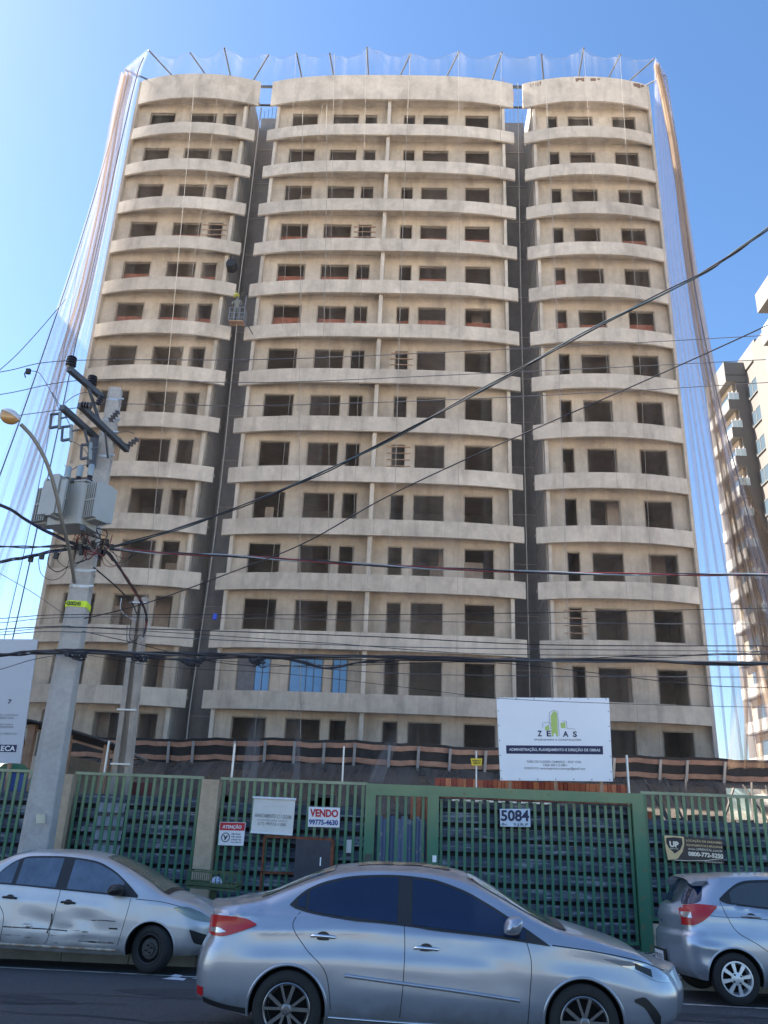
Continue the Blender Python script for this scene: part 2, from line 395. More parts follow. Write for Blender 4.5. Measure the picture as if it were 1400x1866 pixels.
YW = 40.56; YB = 45.2; SL = .45
for _b in WIN: WIN[_b] = [(a*.9893, c*.9893) for a, c in WIN[_b]]
def curved_band(b, z0, z1, slab):
    x0, x1 = BLK[b]; n = 36; m = MB(); s0 = z0+SL
    X = [x0+(x1-x0)*i/n for i in range(n+1)]
    for i in range(n):
        a, c = X[i], X[i+1]; ya, yc = yf(b, a), yf(b, c)
        m.quad((a, ya, z0), (c, yc, z0), (c, yc, z1), (a, ya, z1))
        m.quad((a, ya+.13, z1), (a, ya, z1), (c, yc, z1), (c, yc+.13, z1))
        m.quad((c, yc+.13, s0+slab), (a, ya+.13, s0+slab), (a, ya+.13, z1), (c, yc+.13, z1))
        m.quad((a, ya, z0), (a, ya+.13, z0), (c, yc+.13, z0), (c, yc, z0))
        m.quad((a, ya+.13, z0), (a, ya+.13, s0), (c, yc+.13, s0), (c, yc+.13, z0))
        m.quad((a, ya+.13, s0), (a, YW-.004, s0), (c, YW-.004, s0), (c, yc+.13, s0))
        m.quad((a, ya+.13, s0+slab), (c, yc+.13, s0+slab), (c, YW-.004, s0+slab), (a, YW-.004, s0+slab))
    for x in (x0, x1):
        y = yf(b, x)
        m.quad((x, y, z0), (x, y, z1), (x, y+.13, z1), (x, y+.13, z0)); m.quad((x, y+.13, s0), (x, y+.13, s0+slab), (x, YW-.004, s0+slab), (x, YW-.004, s0))
    return m
def holed_wall(x0, x1, z0, z1, holes, y, th):
    m = MB(); xs = sorted({x0, x1, *[h[0] for h in holes], *[h[1] for h in holes]}); zs = sorted({z0, z1, *[h[2] for h in holes], *[h[3] for h in holes]})
    for a, b in zip(xs[:-1], xs[1:]):
        for c, d in zip(zs[:-1], zs[1:]):
            mx, mz = (a+b)/2, (c+d)/2
            if any(h[0] < mx < h[1] and h[2] < mz < h[3] for h in holes): continue
            m.quad((a, y, c), (b, y, c), (b, y, d), (a, y, d)); m.quad((b, y+th, c), (a, y+th, c), (a, y+th, d), (b, y+th, d))
    for h in holes:
        a, b, c, d = h
        m.quad((a, y, c), (a, y+th, c), (a, y+th, d), (a, y, d)); m.quad((b, y, d), (b, y+th, d), (b, y+th, c), (b, y, c))
        m.quad((a, y, c), (b, y, c), (b, y+th, c), (a, y+th, c)); m.quad((a, y, d), (a, y+th, d), (b, y+th, d), (b, y, d))
    return m
frame_m = mat('lintel_mortar', (.30, .245, .19), .9, var=.2, scale=2)
glass_blue = mat('blue_film_glass', (.10, .26, .50), .12, spec=.6, var=.15, scale=1)
late_frames = MB()
for b in 'LCR':
    x0, x1 = WALL[b]
    # parapet
    curved_band(b, ZB(0), 47.25, .15).build('parapet', band_m, T, smooth=True, ang=30)
    for k in range(1, 14):
        curved_band(b, ZB(k), ZB(k)+.87, .12).build('balcony_band', band_m, T, smooth=True, ang=30)
    for k in range(14):
        zt = ZB(k)+SL-.003; zw = ZB(k); zb = ZB(k+1)+SL+.123 if k < 13 else 0.0
        holes = []
        for (a, c) in WIN[b]:
            j = random.uniform(-.03, .03)
            top = zw-.29+random.uniform(-.02, .02); bot = zw-1.87+random.uniform(-.03, .03)
            if k == 12: bot = zw-2.08
            if k == 13: bot = zw-2.45
            holes.append((a+j, c+j, bot, top))
        holed_wall(x0, x1, zb, zt, holes, YW, .16).build('wall', plaster, T, fix=False)
        for h in holes:
            fr = MB() if k >= 5 else late_frames; a, c, z0, z1 = h; w = .05
            fr.box(a-w, c+w, YW-.022, YW+.03, z1, z1+w*1.3); fr.box(a-w, a, YW-.016, YW+.03, z0, z1); fr.box(c, c+w, YW-.016, YW+.03, z0, z1)
            if k >= 5:
                o = fr.build('window_frame', frame_m, T, fix=False)
                if k == 12 and b == 'C' and a < -2:
                    g = MB(); ga = a+.85 if a < -8 else a; g.box(ga+.03, c-.03, YW+.09, YW+.10, z0+.02, z1-.02); g.build('window_pane', glass_blue, o)
                    g = MB()
                    for q in ([ga, c-.04, (ga+c)/2-.02]+([ga+(c-ga)*.72] if c-ga > 1.2 else [])): g.box(q, q+.04, YW+.065, YW+.088, z0, z1)
                    g.build('window_bars', dgalv, o)
                    if a < -8:
                        g = MB(); g.box(a, ga, YW+.05, YW+.06, z0, z1-.02); g.build('sheet_cover', mat('grey_cover', (.16, .15, .16), .8, var=.2, scale=6), o)
late = late_frames.build('window_frame', frame_m, T, fix=False)
# fins between the balconies and side walls
def pier(x0, x1, y0, y1, z0=0.0, z1=ZB(0)+.02, mm=band_m, nm='pier'):
    m = MB(); m.box(x0, x1, y0, y1, z0, z1); return m.build(nm, mm, T)
def segpier(x0, x1, y0, y1):
    for k in range(14):
        z1 = ZB(k)-.003; z0 = ZB(k+1)+.873 if k < 13 else 0
        pier(x0, x1, y0, YW-.006, z0, z1)
        pier(x0, x1, y0+.14, YW-.006, z1+.001, z1+SL-.002, nm='pier_head')
segpier(-11.62, -11.42, 40.2, 44); segpier(-9.46, -9.28, 40.2, 44); segpier(5.02, 5.2, 40.2, 44); segpier(6.98, 7.16, 40.2, 44)
segpier(-2.27, -2.06, 39.72, 44)
pier(-18.78, -18.6, 40.16, 56, 0, 47.2, nm='side_wall', mm=plaster); pier(14.35, 14.52, 40.16, 56, 0, 47.2, nm='side_wall', mm=plaster)
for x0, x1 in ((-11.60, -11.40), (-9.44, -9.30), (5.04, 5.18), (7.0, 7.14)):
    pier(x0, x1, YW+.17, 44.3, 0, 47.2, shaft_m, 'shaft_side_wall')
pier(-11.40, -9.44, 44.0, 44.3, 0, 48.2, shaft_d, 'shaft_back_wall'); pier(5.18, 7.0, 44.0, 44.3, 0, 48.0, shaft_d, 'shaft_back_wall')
# slabs of the shaft (faint lift lines)
m = MB()
for k in range(0, 14):
    for a, b in ((-11.40, -9.44), (5.18, 7.0)): m.box(a, b, 43.96, 43.998, ZB(k)+.05, ZB(k)+.11)
m.build('shaft_joints', shaft_m, T)
# rooms inside
for b in 'LCR':
    x0, x1 = WALL[b]
    for k in range(14):
        m = MB(); zb = ZB(k+1)+SL if k < 13 else -.05
        m.box(x0+.02, x1-.02, YW+.162, YB, zb, zb+.118)
        xs = [(WIN[b][i][1]+WIN[b][i+1][0])/2 for i in range(len(WIN[b])-1)]
        for x in xs:
            if random.random() < .75: m.box(x-.07, x+.07, YW+.162, YB-random.choice([0, 1.4, 2.2]), zb+.12, ZB(k)+SL-.01)
        for q in range(3):
            if random.random() < .6:
                x = random.uniform(x0+.8, x1-1.2); y = random.uniform(41.8, 44.4); m.box(x, x+random.uniform(.3, 1.3), y, y+.12, zb+.12, ZB(k)+SL-.01 if random.random() < .6 else zb+2.0)
        m.build('interior', inner_m, T)
        if k in (3, 4, 5):
            m = MB()
            for (a, c) in WIN[b]:
                if random.random() < .85: m.box(a-.2, c+.1, 41.1, 41.25, zb+.12, ZB(k)-.80+random.uniform(-.14, .10))
            m.build('brick_row', mat('inner_block', (.30, .11, .07), .9, var=.3, scale=4), T)
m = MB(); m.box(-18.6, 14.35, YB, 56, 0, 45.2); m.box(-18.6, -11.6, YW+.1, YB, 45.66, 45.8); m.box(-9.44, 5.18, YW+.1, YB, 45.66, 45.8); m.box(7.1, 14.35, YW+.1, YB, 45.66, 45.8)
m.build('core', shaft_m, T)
# roof bits: bars in the gaps, starter bars, chipped plaster
m = MB()
for a, b in ((-11.5, -9.9), (5.2, 6.9)):
    m.box(a-.1, b+.2, 43.2, 43.35, 50.3, 50.42) if a < 0 else m.box(a-.2, b+.2, 43.2, 43.35, 50.45, 50.6)
    m.box(a-.3, b+.5, 40.6, 40.7, 45.75, 45.85)
    for q in range(7): x = a+(b-a)*q/6; m.box(x, x+.025, 44.05, 44.08, 48, 48.9+random.random()*.5)
m.build('roof_bars', dgalv, T)
m = MB()
for i in range(22):
    x = random.uniform(-18, 14); y = 41+random.random(); h = random.uniform(.3, 1.2)
    m.tube([(x, y, 47.1), (x+random.uniform(-.05, .05), y, 47.6+h)], .018, 4)
m.build('starter_bars', rust, T)
m = MB()
for x, w in ((10.2, .9), (13.7, .4), (7.2, .35)):
    for i in range(8): a = x-w+random.random()*2*w; m.box(a, a+.12+random.random()*.15, yf('R', a)-.012, yf('R', a), 47.0-random.random()*.25, 47.1)
m.build('chipped_edge', mat('chip', (.20, .12, .08), .9), T)
# bars and pipe stubs left at windows, small clutter on the bands
m = MB()
for b, k, i in (('L', 3, 2), ('C', 3, 2), ('C', 8, 3), ('C', 6, 3), ('R', 11, 0)):
    a, c = WIN[b][i]; z = ZB(k)
    for q in range(4): m.box(a-.3, c+.3, YW-.08, YW-.04, z-.45-q*.38, z-.41-q*.38)
m.build('window_props', wood, T)

# ================================================================== rooftop outriggers
PT = [((266, 143.6), (228, 127)), ((310, 133.5), (270.6, 91)), ((371, 130.6), (347, 96.4)), ((419, 133.5), (408.8, 86.7)), ((465.6, 140), (489.7, 99.7)), ((551, 146), (540.6, 96)), ((609, 142.5), (601, 97)), ((671.8, 141.7), (668.8, 86)), ((728, 141), (748, 98.8)), ((814, 140), (836.8, 94)), ((896.8, 146), (914.8, 94.8)), ((990.8, 146), (986.8, 98)), ((1054.8, 138.8), (1064, 86.8)), ((1110.8, 138.8), (1130.8, 99)), ((1150, 144.8), (1192.8, 106.8)), ((1182, 153), (1212, 138))]
TIPS = []
ords = ['first', 'second', 'third', 'fourth', 'fifth', 'sixth', 'seventh', 'eighth', 'ninth', 'tenth', 'eleventh', 'twelfth', 'thirteenth', 'fourteenth', 'fifteenth', 'sixteenth']
for i, (a, b) in enumerate(PT):
    A = at(a[0], a[1], 40.3); B = at(b[0], b[1], 38.7); TIPS.append(B)
    d = (A-B).normalized(); A2 = A+d*.6
    m = MB(); m.tube([A2, B], .055, 6)
    o = m.build('net_pole', dgalv)
    tag(o, 'dark steel pole leaning out over the tower roof, %s counting from the left' % ords[i], 'pole', 'roof poles that hold the safety net')

# ================================================================== safety nets
def net_sheet(name, rows, label, m, nu=1, group=None, dens=None, amp=.0, cat='net'):
    """rows: list of rows of points (top to bottom), same count in each row"""
    me = bpy.data.meshes.new(name); R, C = len(rows), len(rows[0])
    vs = [tuple(p) for r in rows for p in r]; fs = [(i*C+j, i*C+j+1, (i+1)*C+j+1, (i+1)*C+j) for i in range(R-1) for j in range(C-1)]
    me.from_pydata(vs, [], fs); uv = me.uv_layers.new(name='UVMap')
    for p in me.polygons:
        for li in p.loop_indices:
            vi = me.loops[li].vertex_index; uv.data[li].uv = ((vi % C)/(C-1), (vi//C)/(R-1))
    if dens:
        at_ = me.attributes.new('dens', 'FLOAT', 'POINT')
        for i in range(R):
            for j in range(C): at_.data[i*C+j].value = dens(j/(C-1), i/(R-1))
    me.materials.append(m); me.polygons.foreach_set('use_smooth', [True]*len(me.polygons))
    o = link(bpy.data.objects.new(name, me)); tag(o, label, cat, group); return o
# front net: hangs from the pole tips down to the canopy
frontm = netmat('front_net', (.62, .58, .56), .02, .12, 30, .5, contrast=(.45, .72), mesh=True)
T2 = TIPS[1:15]
rows = []
def topz(x):
    for a, b in zip(T2[:-1], T2[1:]):
        if a.x <= x <= b.x:
            t = (x-a.x)/(b.x-a.x); return a.z*(1-t)+b.z*t-.9*4*t*(1-t)*(.6+.2*sin(a.x*7))
    return T2[0].z if x < T2[0].x else T2[-1].z
X0, X1 = T2[0].x, T2[-1].x; NC = 140
for i in range(26):
    v = i/25; r = []
    for j in range(NC):
        x = X0+(X1-X0)*j/(NC-1); zt = topz(x); z = zt+(5.2-zt)*v
        xx = x+(x+2)*.02*v; r.append((xx-.5*v, 38.68-.25*v+.12*sin(x*2.6+v*2)+.05*sin(x*7.3), z))
    rows.append(r)
net_sheet('facade_net', rows, 'thin see-through safety net hanging in front of the whole tower face', frontm, dens=lambda u, v: 3.2 if v < .04 else 1+1.3*v)
# side nets that fan out and down towards the street
def fan(inner, outer, C, wav, fz=0):
    A = crom(inner, 6); B = crom(outer, 6); rows = []
    for i in range(len(A)):
        v = i/(len(A)-1); r = []
        for j in range(C):
            u = j/(C-1); p = A[i]*(1-u)+B[i]*u; p = p+Vector((0, wav*v*sin(u*41+v*2)+wav*.6*sin(u*97+1), 0)); r.append(tuple(p))
        rows.append(r)
    return rows
li = [at(270.6, 91, 38.7), at(247, 170, 39.2), at(196, 470, 39.3), at(150, 700, 39), at(100, 950, 38.5), at(68, 1150, 38)]
lo = [at(228, 127, 38.7), at(212, 215, 38.4), at(147, 440, 37.5), at(58, 705, 35.5), at(-12, 900, 33), at(-90, 1130, 30)]
bluish = netmat('pale_net', (.66, .66, .78), .06, .30, 5, .35, contrast=(.3, .78), mesh=True)
net_sheet('side_net', fan(li, lo, 60, .25), 'long pale see-through net falling outward along the tower left side', bluish, dens=lambda u, v: (1-.65*v)*(.55+.9*u))
ri = [at(1192.8, 106.8, 38.7), at(1196, 250, 39.3), at(1213, 480, 39.3), at(1245, 740, 39), at(1280, 1050, 38.6), at(1308, 1380, 38)]
ro = [at(1214, 138, 38.7), at(1238, 290, 38.4), at(1263, 500, 37.5), at(1312, 740, 36), at(1400, 1060, 33.5), at(1520, 1400, 30)]
net_sheet('side_net', fan(ri, ro, 80, .3), 'wide bluish see-through net with many folds falling along the tower right side', netmat('pale_net_dense', (.62, .62, .74), .12, .46, 15, .3, contrast=(.32, .74), mesh=True), dens=lambda u, v: (.75+.3*v))
tan = netmat('tan_net', (.52, .40, .30), .25, .95, 6, .5, contrast=(.3, .6), mesh=True)
def ribbon(name, pix, w0, w1, label, mt, dens=None):
    P = crom([at(a, b, Y) for a, b, Y in pix], 6); rows = []
    for i, p in enumerate(P):
        v = i/(len(P)-1); w = w0+(w1-w0)*v; r = []
        for j in range(16):
            u = j/15; r.append((p.x+(u-.5)*w, p.y-.25*sin(u*19+v*5), p.z))
        rows.append(r)
    return net_sheet(name, rows, label, mt, dens=dens or (lambda u, v: min(1, 3.2*sin(pi*u))))
ribbon('gathered_net', [(232, 135, 38.5), (217, 200, 38.3), (200, 300, 38), (182, 400, 37.6), (150, 545, 37), (118, 650, 36.3), (80, 780, 35.3), (42, 900, 34), (5, 1010, 32.6), (-40, 1130, 31)], .75, .9, 'bunched tan strip of net running down the left side net', tan, dens=lambda u, v: min(1, 3*sin(pi*u))*(.75 if v < .45 else max(.15, .75-1.2*(v-.45))))
ribbon('gathered_net', [(1196, 118, 38.5), (1213, 190, 38.3), (1233, 300, 38.2), (1252, 440, 37.8), (1275, 590, 37.3), (1300, 730, 36.6), (1325, 890, 35.8), (1352, 1030, 34.8), (1385, 1170, 33.6), (1430, 1330, 32)], .35, .95, 'bunched brown strip of net running down the right side net', tan)
# brown lower drape in front of the neighbour
dr_i = [at(1318, 870, 35.8), at(1335, 1080, 34.5), at(1340, 1250, 33.5), at(1335, 1400, 32.5)]
dr_o = [at(1330, 800, 35.8), at(1440, 1080, 33.5), at(1500, 1250, 32), at(1560, 1400, 31)]
net_sheet('draped_net', fan(dr_i, dr_o, 50, .35), 'loose brown net sagging at the lower right before the neighbouring block', netmat('brown_net', (.28, .19, .13), .12, .62, 14, .5, contrast=(.38, .68), mesh=True), dens=lambda u, v: min(1, .55+.6*v)*min(1, v*6))
# ropes and seams of the nets
rope_m = mat('pale_rope', (.33, .30, .26), .9); dark_rope = mat('dark_rope', (.09, .09, .10), .9)
def rope(name, pts, r, m_, label, cat, group=None, n=5):
    m = MB(); m.tube(crom(pts, 6) if len(pts) > 2 else pts, r, n); o = m.build(name, m_, smooth=True, ang=80); return tag(o, label, cat, group)
seams = [((357, 131), (243, 1340)), ((408, 90), (330, 640)), ((540, 97), (515, 600)), ((596, 190), (590, 620)), ((588, 190), (463, 1350)), ((668, 90), (640, 1100)), ((748, 100), (720, 900)), ((836, 96), (832, 1300)), ((914, 97), (918, 560)), ((995, 150), (1040, 1290)), ((1064, 90), (1170, 1390)), ((1130, 100), (1205, 1390)), ((552, 200), (548, 1350)), ((690, 880), (628, 1340)), ((610, 98), (598, 1240))]
sides = ['hanging before the left block', 'hanging before the left block near its middle', 'short one over the middle block near its left edge', 'short one between the second and third window columns', 'long slanting one crossing the middle block to its lower left']
for i, (a, b) in enumerate(seams):
    A = at(a[0], a[1], 38.5); B = at(b[0], b[1], 38.2); Mi = (A+B)/2+Vector((.12*sin(i*3), .05, 0))
    rope('net_rope', [A, Mi, B], .011 if i % 3 else .018, rope_m, 'thin pale rope of the facade net, %s counting from the left' % ords[i], 'rope', 'ropes hanging before the tower face')
rope('edge_rope', lo, .03, dark_rope, 'dark edge rope along the outer rim of the left side net', 'rope')
rope('edge_rope', [at(262, 105, 38.7), at(244, 160, 38.5), at(180, 440, 38), at(140, 620, 37.5), at(115, 740, 37), at(60, 1000, 36), at(20, 1180, 35)], .03, dark_rope, 'dark rope down the middle of the left side net', 'rope')
rope('edge_rope', [at(150, 440, 38), at(80, 840, 36.5), at(-10, 1240, 35)], .018, dark_rope, 'thin dark rope slanting through the lower part of the left net', 'rope')
rope('edge_rope', ro, .028, dark_rope, 'dark edge rope along the outer rim of the right side net', 'rope')
# scalloped top rope
m = MB()
for a, b in zip(T2[:-1], T2[1:]):
    m.tube([Vector((a.x+(b.x-a.x)*t, 38.66, a.z+(b.z-a.z)*t-.9*4*t*(1-t)*(.6+.2*sin(a.x*7)))) for t in [i/8 for i in range(9)]], .007, 4)
tag(m.build('top_rope', rope_m), 'thin rope sagging from pole to pole above the roof', 'rope')

# ================================================================== cradle with a worker
gb = at(432, 588, 39.3)
G = thing('suspended_cradle', gb, 'small steel work cradle hanging in the left gap between the blocks', 'cradle')
m = MB(); w, d, h = .85, .5, .85
x0, x1, y0, y1, z0 = gb.x-w/2, gb.x+w/2, gb.y-d/2, gb.y+d/2, gb.z
m.box(x0, x1, y0, y1, z0-.05, z0); m.build('cradle_floor', wood, G)
m = MB()
for x in (x0, gb.x-.12, gb.x+.15, x1):
    for y in (y0, y1): m.beam((x, y, z0), (x, y, z0+h+(.75 if x == x1 and y == y0 else 0)), .05)
for z in (.15, .5, h):
    for y in (y0, y1): m.beam((x0, y, z0+z), (x1, y, z0+z), .04)
    for x in (x0, x1): m.beam((x, y0, z0+z), (x, y1, z0+z), .04)
m.build('cradle_rails', mat('cradle_steel', (.22, .23, .24), .5, .5), G)
m = MB(); m.tube(crom([(x1, y0, z0), (x1+.3, y0, z0-.4), (x1+.6, y0, z0-.9)], 5), .03); m.build('hose', dgalv, G)
def person_mesh(pts, edges, rad, name, m_, parent=None):
    me = bpy.data.meshes.new(name); me.from_pydata(pts, edges, []); o = bpy.data.objects.new(name, me); COL.objects.link(o)
    md = o.modifiers.new('s', 'SKIN'); sv = me.skin_vertices[0].data
    for i, r in enumerate(rad): sv[i].radius = (r, r)
    sv[0].use_root = True
    o.modifiers.new('u', 'SUBSURF').levels = 1
    dg = bpy.context.evaluated_depsgraph_get(); dg.update(); nm = bpy.data.meshes.new_from_object(o.evaluated_get(dg)); bpy.data.objects.remove(o)
    nm.materials.append(m_); nm.polygons.foreach_set('use_smooth', [True]*len(nm.polygons))
    return link(bpy.data.objects.new(name, nm), parent)
pb = Vector((gb.x-.12, gb.y, gb.z))
Pn = thing('person', pb, 'person in a yellow helmet and grey work clothes leaning over the cradle rail', 'person')
q = lambda x, y, z: (pb.x+x, pb.y+y, pb.z+z)
pts = [q(0, 0, .92), q(.0, 0, 1.12), q(.02, -.02, 1.36), q(.03, -.05, 1.5), q(.03, -.08, 1.58), q(-.05, -.1, 1.70),
       q(-.1, 0, .88), q(-.12, -.03, .48), q(-.12, 0, .08), q(-.12, -.14, .05), q(.1, 0, .88), q(.13, -.02, .48), q(.13, .02, .08), q(.13, -.12, .05),
       q(.2, -.04, 1.42), q(.3, -.12, 1.2), q(.33, -.25, 1.02), q(-.16, -.04, 1.42), q(-.24, -.16, 1.2), q(-.2, -.28, 1.02)]
ed = [(0, 1), (1, 2), (2, 3), (3, 4), (4, 5), (0, 6), (6, 7), (7, 8), (8, 9), (0, 10), (10, 11), (11, 12), (12, 13), (2, 14), (14, 15), (15, 16), (2, 17), (17, 18), (18, 19)]
rd = [.15, .14, .16, .08, .055, .10, .09, .06, .045, .04, .09, .06, .045, .04, .06, .045, .035, .06, .045, .035]
person_mesh(pts, ed, rd, 'body', mat('work_clothes', (.17, .18, .16), .9, var=.2, scale=9), Pn)
m = MB(); Mh = Matrix.Translation(Vector(q(-.06, -.11, 1.72))) @ Matrix.Rotation(-.4, 4, 'Y')
m.lathe([(.19, -.0), (.15, .02), (.145, .09), (.11, .15), (.05, .18), (0, .185)], 12, Mh); m.build('helmet', mat('yellow_helmet', (.62, .60, .12), .4), Pn, smooth=True)
rope('hoist_rope', [at(476, 196, 40.0), at(452, 400, 39.6), at(432, 556, 39.4)], .028, rope_m, 'pale hoist rope running from the roof down to the cradle', 'rope')
rope('hoist_rope', [at(432, 590, 39.4), at(405, 860, 39.2), at(380, 1060, 39), at(345, 1300, 38.6), at(338, 1400, 38.2)], .028, rope_m, 'pale rope trailing from under the cradle down the left gap', 'rope')
rope('hoist_rope', [at(944, 150, 40.0), at(947, 400, 39.8), at(953, 700, 39.6), at(966, 1270, 39.2)], .018, rope_m, 'thin pale rope down the right gap between the blocks', 'rope')
# ducting mouth in the left gap
d0 = at(424, 490, 40.4); m = MB(); m.lathe([(.28, 0), (.34, .05), (.30, .5), (.26, .6)], 14, Matrix.Translation(d0) @ Matrix.Rotation(pi/2, 4, 'X')); tag(m.build('debris_chute_mouth', black), 'dark round bucket hanging in the left gap above the cradle', 'bucket')

# ================================================================== protective canopy round the base
CX = [(-22, 37.4), (-18.5, 37.2), (-11, 37.3), (-9, 36.4), (-5, 35.0), (-2, 34.9), (2, 35.6), (6, 36.6), (7, 37.1), (14, 36.9), (20, 37)]
def cy(x): return interp(x, CX)
Cn = thing('protective_canopy', (-2, 36, 4.1), 'long timber and black tarp canopy running round the tower foot', 'canopy')
def strip(z0, z1, off, mm, nm):
    m = MB(); n = 90
    for i in range(n):
        a = -15.5+(33.5)*i/n; b = -15.5+33.5*(i+1)/n
        sa = .03*sin(a*2.1)+.02*sin(a*5.3); sb = .03*sin(b*2.1)+.02*sin(b*5.3)
        lean = lambda z: (z-4.2)*-.35
        for (p, q_) in (((a, sa), (b, sb)),):
            za, zb_ = z0+p[1], z0+q_[1]; zc, zd = z1+q_[1]*.8, z1+p[1]*.8
            m.quad((a, cy(a)+off+lean(z0), za), (b, cy(b)+off+lean(z0), zb_), (b, cy(b)+off+lean(z1), zc), (a, cy(a)+off+lean(z1), zd))
            m.quad((a, cy(a)+off+.04+lean(z0), za), (a, cy(a)+off+.04+lean(z1), zd), (b, cy(b)+off+.04+lean(z1), zc), (b, cy(b)+off+.04+lean(z0), zb_))
            m.quad((a, cy(a)+off+lean(z0), za), (a, cy(a)+off+.04+lean(z0), za), (b, cy(b)+off+.04+lean(z0), zb_), (b, cy(b)+off+lean(z0), zb_))
            m.quad((a, cy(a)+off+lean(z1), zd), (b, cy(b)+off+lean(z1), zc), (b, cy(b)+off+.04+lean(z1), zc), (a, cy(a)+off+.04+lean(z1), zd))
    return m.build(nm, mm, Cn, fix=False)
strip(4.08, 5.02, .06, tarp, 'tarp_skirt'); strip(4.98, 5.08, 0, tarp, 'top_edge'); strip(4.78, 4.97, 0, woodp, 'upper_board'); strip(4.22, 4.42, 0, woodp, 'lower_board')
m = MB()
for i in range(60):
    a = -15.5+33.5*i/60; b = -15.5+33.5*(i+1)/60
    m.quad((a, cy(a), 4.12), (b, cy(b), 4.12), (b, 41, 4.15), (a, 41, 4.15))
m.build('deck', tarp, Cn)
px = [297, 434, 492, 545, 598, 652, 713, 765, 822, 887, 1131, 1216, 1265, 1334, 1010, 1070, 350]
for x_ in px:
    X = at(x_, 1385, 35.9).x; Y = cy(X)-.1
    m = MB(); m.beam((X-.06, Y-.28, 4.95), (X-.10, Y+.02, 4.05), .11, .07); m.build('strut', galv, Cn)
m = MB()
for i in range(9):
    a = -14.5+i*3.5; m.beam((a, cy(a)+.3, 4.0), (a+.3, cy(a)+.5, 0), .12)
m.build('prop', wood, Cn)
# grey net skirt below the canopy and the lower drape over the site
rows = []
for i in range(8):
    v = i/7; r = []
    for j in range(120):
        u = j/119; x = -15.2+32.5*u; r.append((x, cy(x)-.1-v*6.5+.3*sin(x*1.3)*v, 4.15-v*1.9-.5*sin(pi*v)*(.7+.12*sin(x*.9))+.03*sin(x*3.1)))
    rows.append(r)
net_sheet('lower_net', rows, 'dusty grey net sloping from the canopy edge down behind the fence', netmat('dusty_net', (.27, .23, .20), .35, .92, 40, 1.2, contrast=(.35, .62)))
m = MB()
for i in range(26):
    x = -14.9+i*1.2+random.uniform(-.3, .3); z = random.uniform(1.0, 2.6); y = random.uniform(30, 33.5)
    m.box(x, x+random.uniform(.5, 1.6), y, y+.6, 0, z)
tag(m.build('stacked_material', mat('dark_clutter', (.07, .06, .055), .9, var=.5, scale=2)), 'dark heap of building material under the canopy', 'materials', kind='stuff')
# two gathered net bundles that come down to the fence
for (pa_, pb_, w, lab) in (((470, 1300, 30), (452, 1425, 17), .32, 'pale gathered strip of net falling left of the white banner'), ((722, 1330, 30), (684, 1425, 17.2), .30, 'pale gathered strip of net falling onto the gate post'), ((545, 1310, 30), (540, 1423, 17.2), .14, 'thin pale twisted strip of net above the black box')):
    a = at(*pa_); b = at(*pb_); rows = []
    for i in range(24):
        v = i/23; p = a*(1-v)+b*v; p = p-Vector((0, 0, .3*sin(pi*v)*0)); ww = w*(1+.5*v)*(.7+.3*(1-v)*2.2)
        rows.append([(p.x+(j/9-.5)*ww, p.y+.05*sin(j*2.2), p.z) for j in range(10)])
    net_sheet('net_strip', rows, lab, MATS.get('strip_net') or netmat('strip_net', (.50, .47, .43), .10, .50, 5, .7, contrast=(.35, .65), mesh=True), dens=lambda u, v: min(1, 1.6*v)*min(1, 4*sin(pi*u)))
# ================================================================== unseen block added off to the left to shade the street
N = thing('added_shade_block', (-46, 30, 0), 'plain ochre block added out of view at the left to shade the street', 'building')
m = MB(); m.box(-56, -36, 7, 53, -.3, 42); m.box(-56.3, -35.7, 6.7, 53.3, 42, 42.5); m.build('wall', mat('ochre_render', (.42, .33, .22), .9, var=.1, scale=.6), N)
for k in range(13):
    m = MB()
    for i in range(12): y = 8.6+i*3.5; m.box(-35.99, -35.94, y, y+1.6, 1+3.2*k, 2.5+3.2*k)
    m.build('window_row', mat('far_glass', (.05, .07, .09), .1), N)
# ================================================================== fence along the pavement
def ax(px, py=1430, Y=FY): return at(px, py, Y).x
FENCES = 'green barred fence along the pavement'
def fence(name, x0, x1, label, cat, zt=2.53, zb=.50, step=.142, rail=True, wall=True, grp=FENCES):
    t = thing(name, ((x0+x1)/2, FY, 0), label, cat, grp)
    m = MB(); n = max(2, int(round((x1-x0)/step)))
    for i in range(n):
        x = x0+(i+.5)*(x1-x0)/n; j = random.uniform(-.006, .006); k = random.uniform(-.006, .006)
        if random.random() < .12: k *= 3.5; j *= -2.5
        m.beam((x+j, FY, zb), (x+k, FY, zt-.01), .052, .03, up=(0, 1, 0))
    m.build('bars', green, t)
    if rail:
        m = MB(); m.box(x0, x1, FY-.035, FY+.035, zt-.005, zt+.045); m.build('top_rail', mat('weathered_rail', (.26, .30, .20), .7, var=.25, scale=3), t); m = MB(); m.box(x0, x1, FY-.03, FY+.03, zb-.03, zb+.02); m.build('bottom_rail', green, t)
    if wall:
        m = MB(); m.box(x0, x1, FY-.06, FY+.10, -.25, zb-.07); m.build('low_wall', mat('stained_wall', (.52, .42, .31), .9, c2=(.33, .19, .12), scale=2.2, sharp=(.36, .46), bump=.3), t)
    return t
PA = (ax(106), ax(136)); PB = (ax(371), ax(402)); GL = ax(670); GR = ax(1166)
def pillar(a, b, label):
    m = MB(); m.box(a, b, FY-.16, FY+.16, -.25, 2.5); m.box(a-.0, b+.0, FY-.155, FY+.155, 2.5, 2.52)
    tag(m.build('masonry_pillar', beige), label, 'pillar', 'beige pillars between the fence panels')
pillar(*PA, 'beige rendered pillar just right of the thick concrete pole'); pillar(*PB, 'beige rendered pillar left of the red and white warning sign')
fence('metal_fence', -12.5, PA[0], 'green barred fence left of the thick concrete pole', 'fence')
fence('metal_fence', PA[1], PB[0], 'green barred fence between the two beige pillars', 'fence')
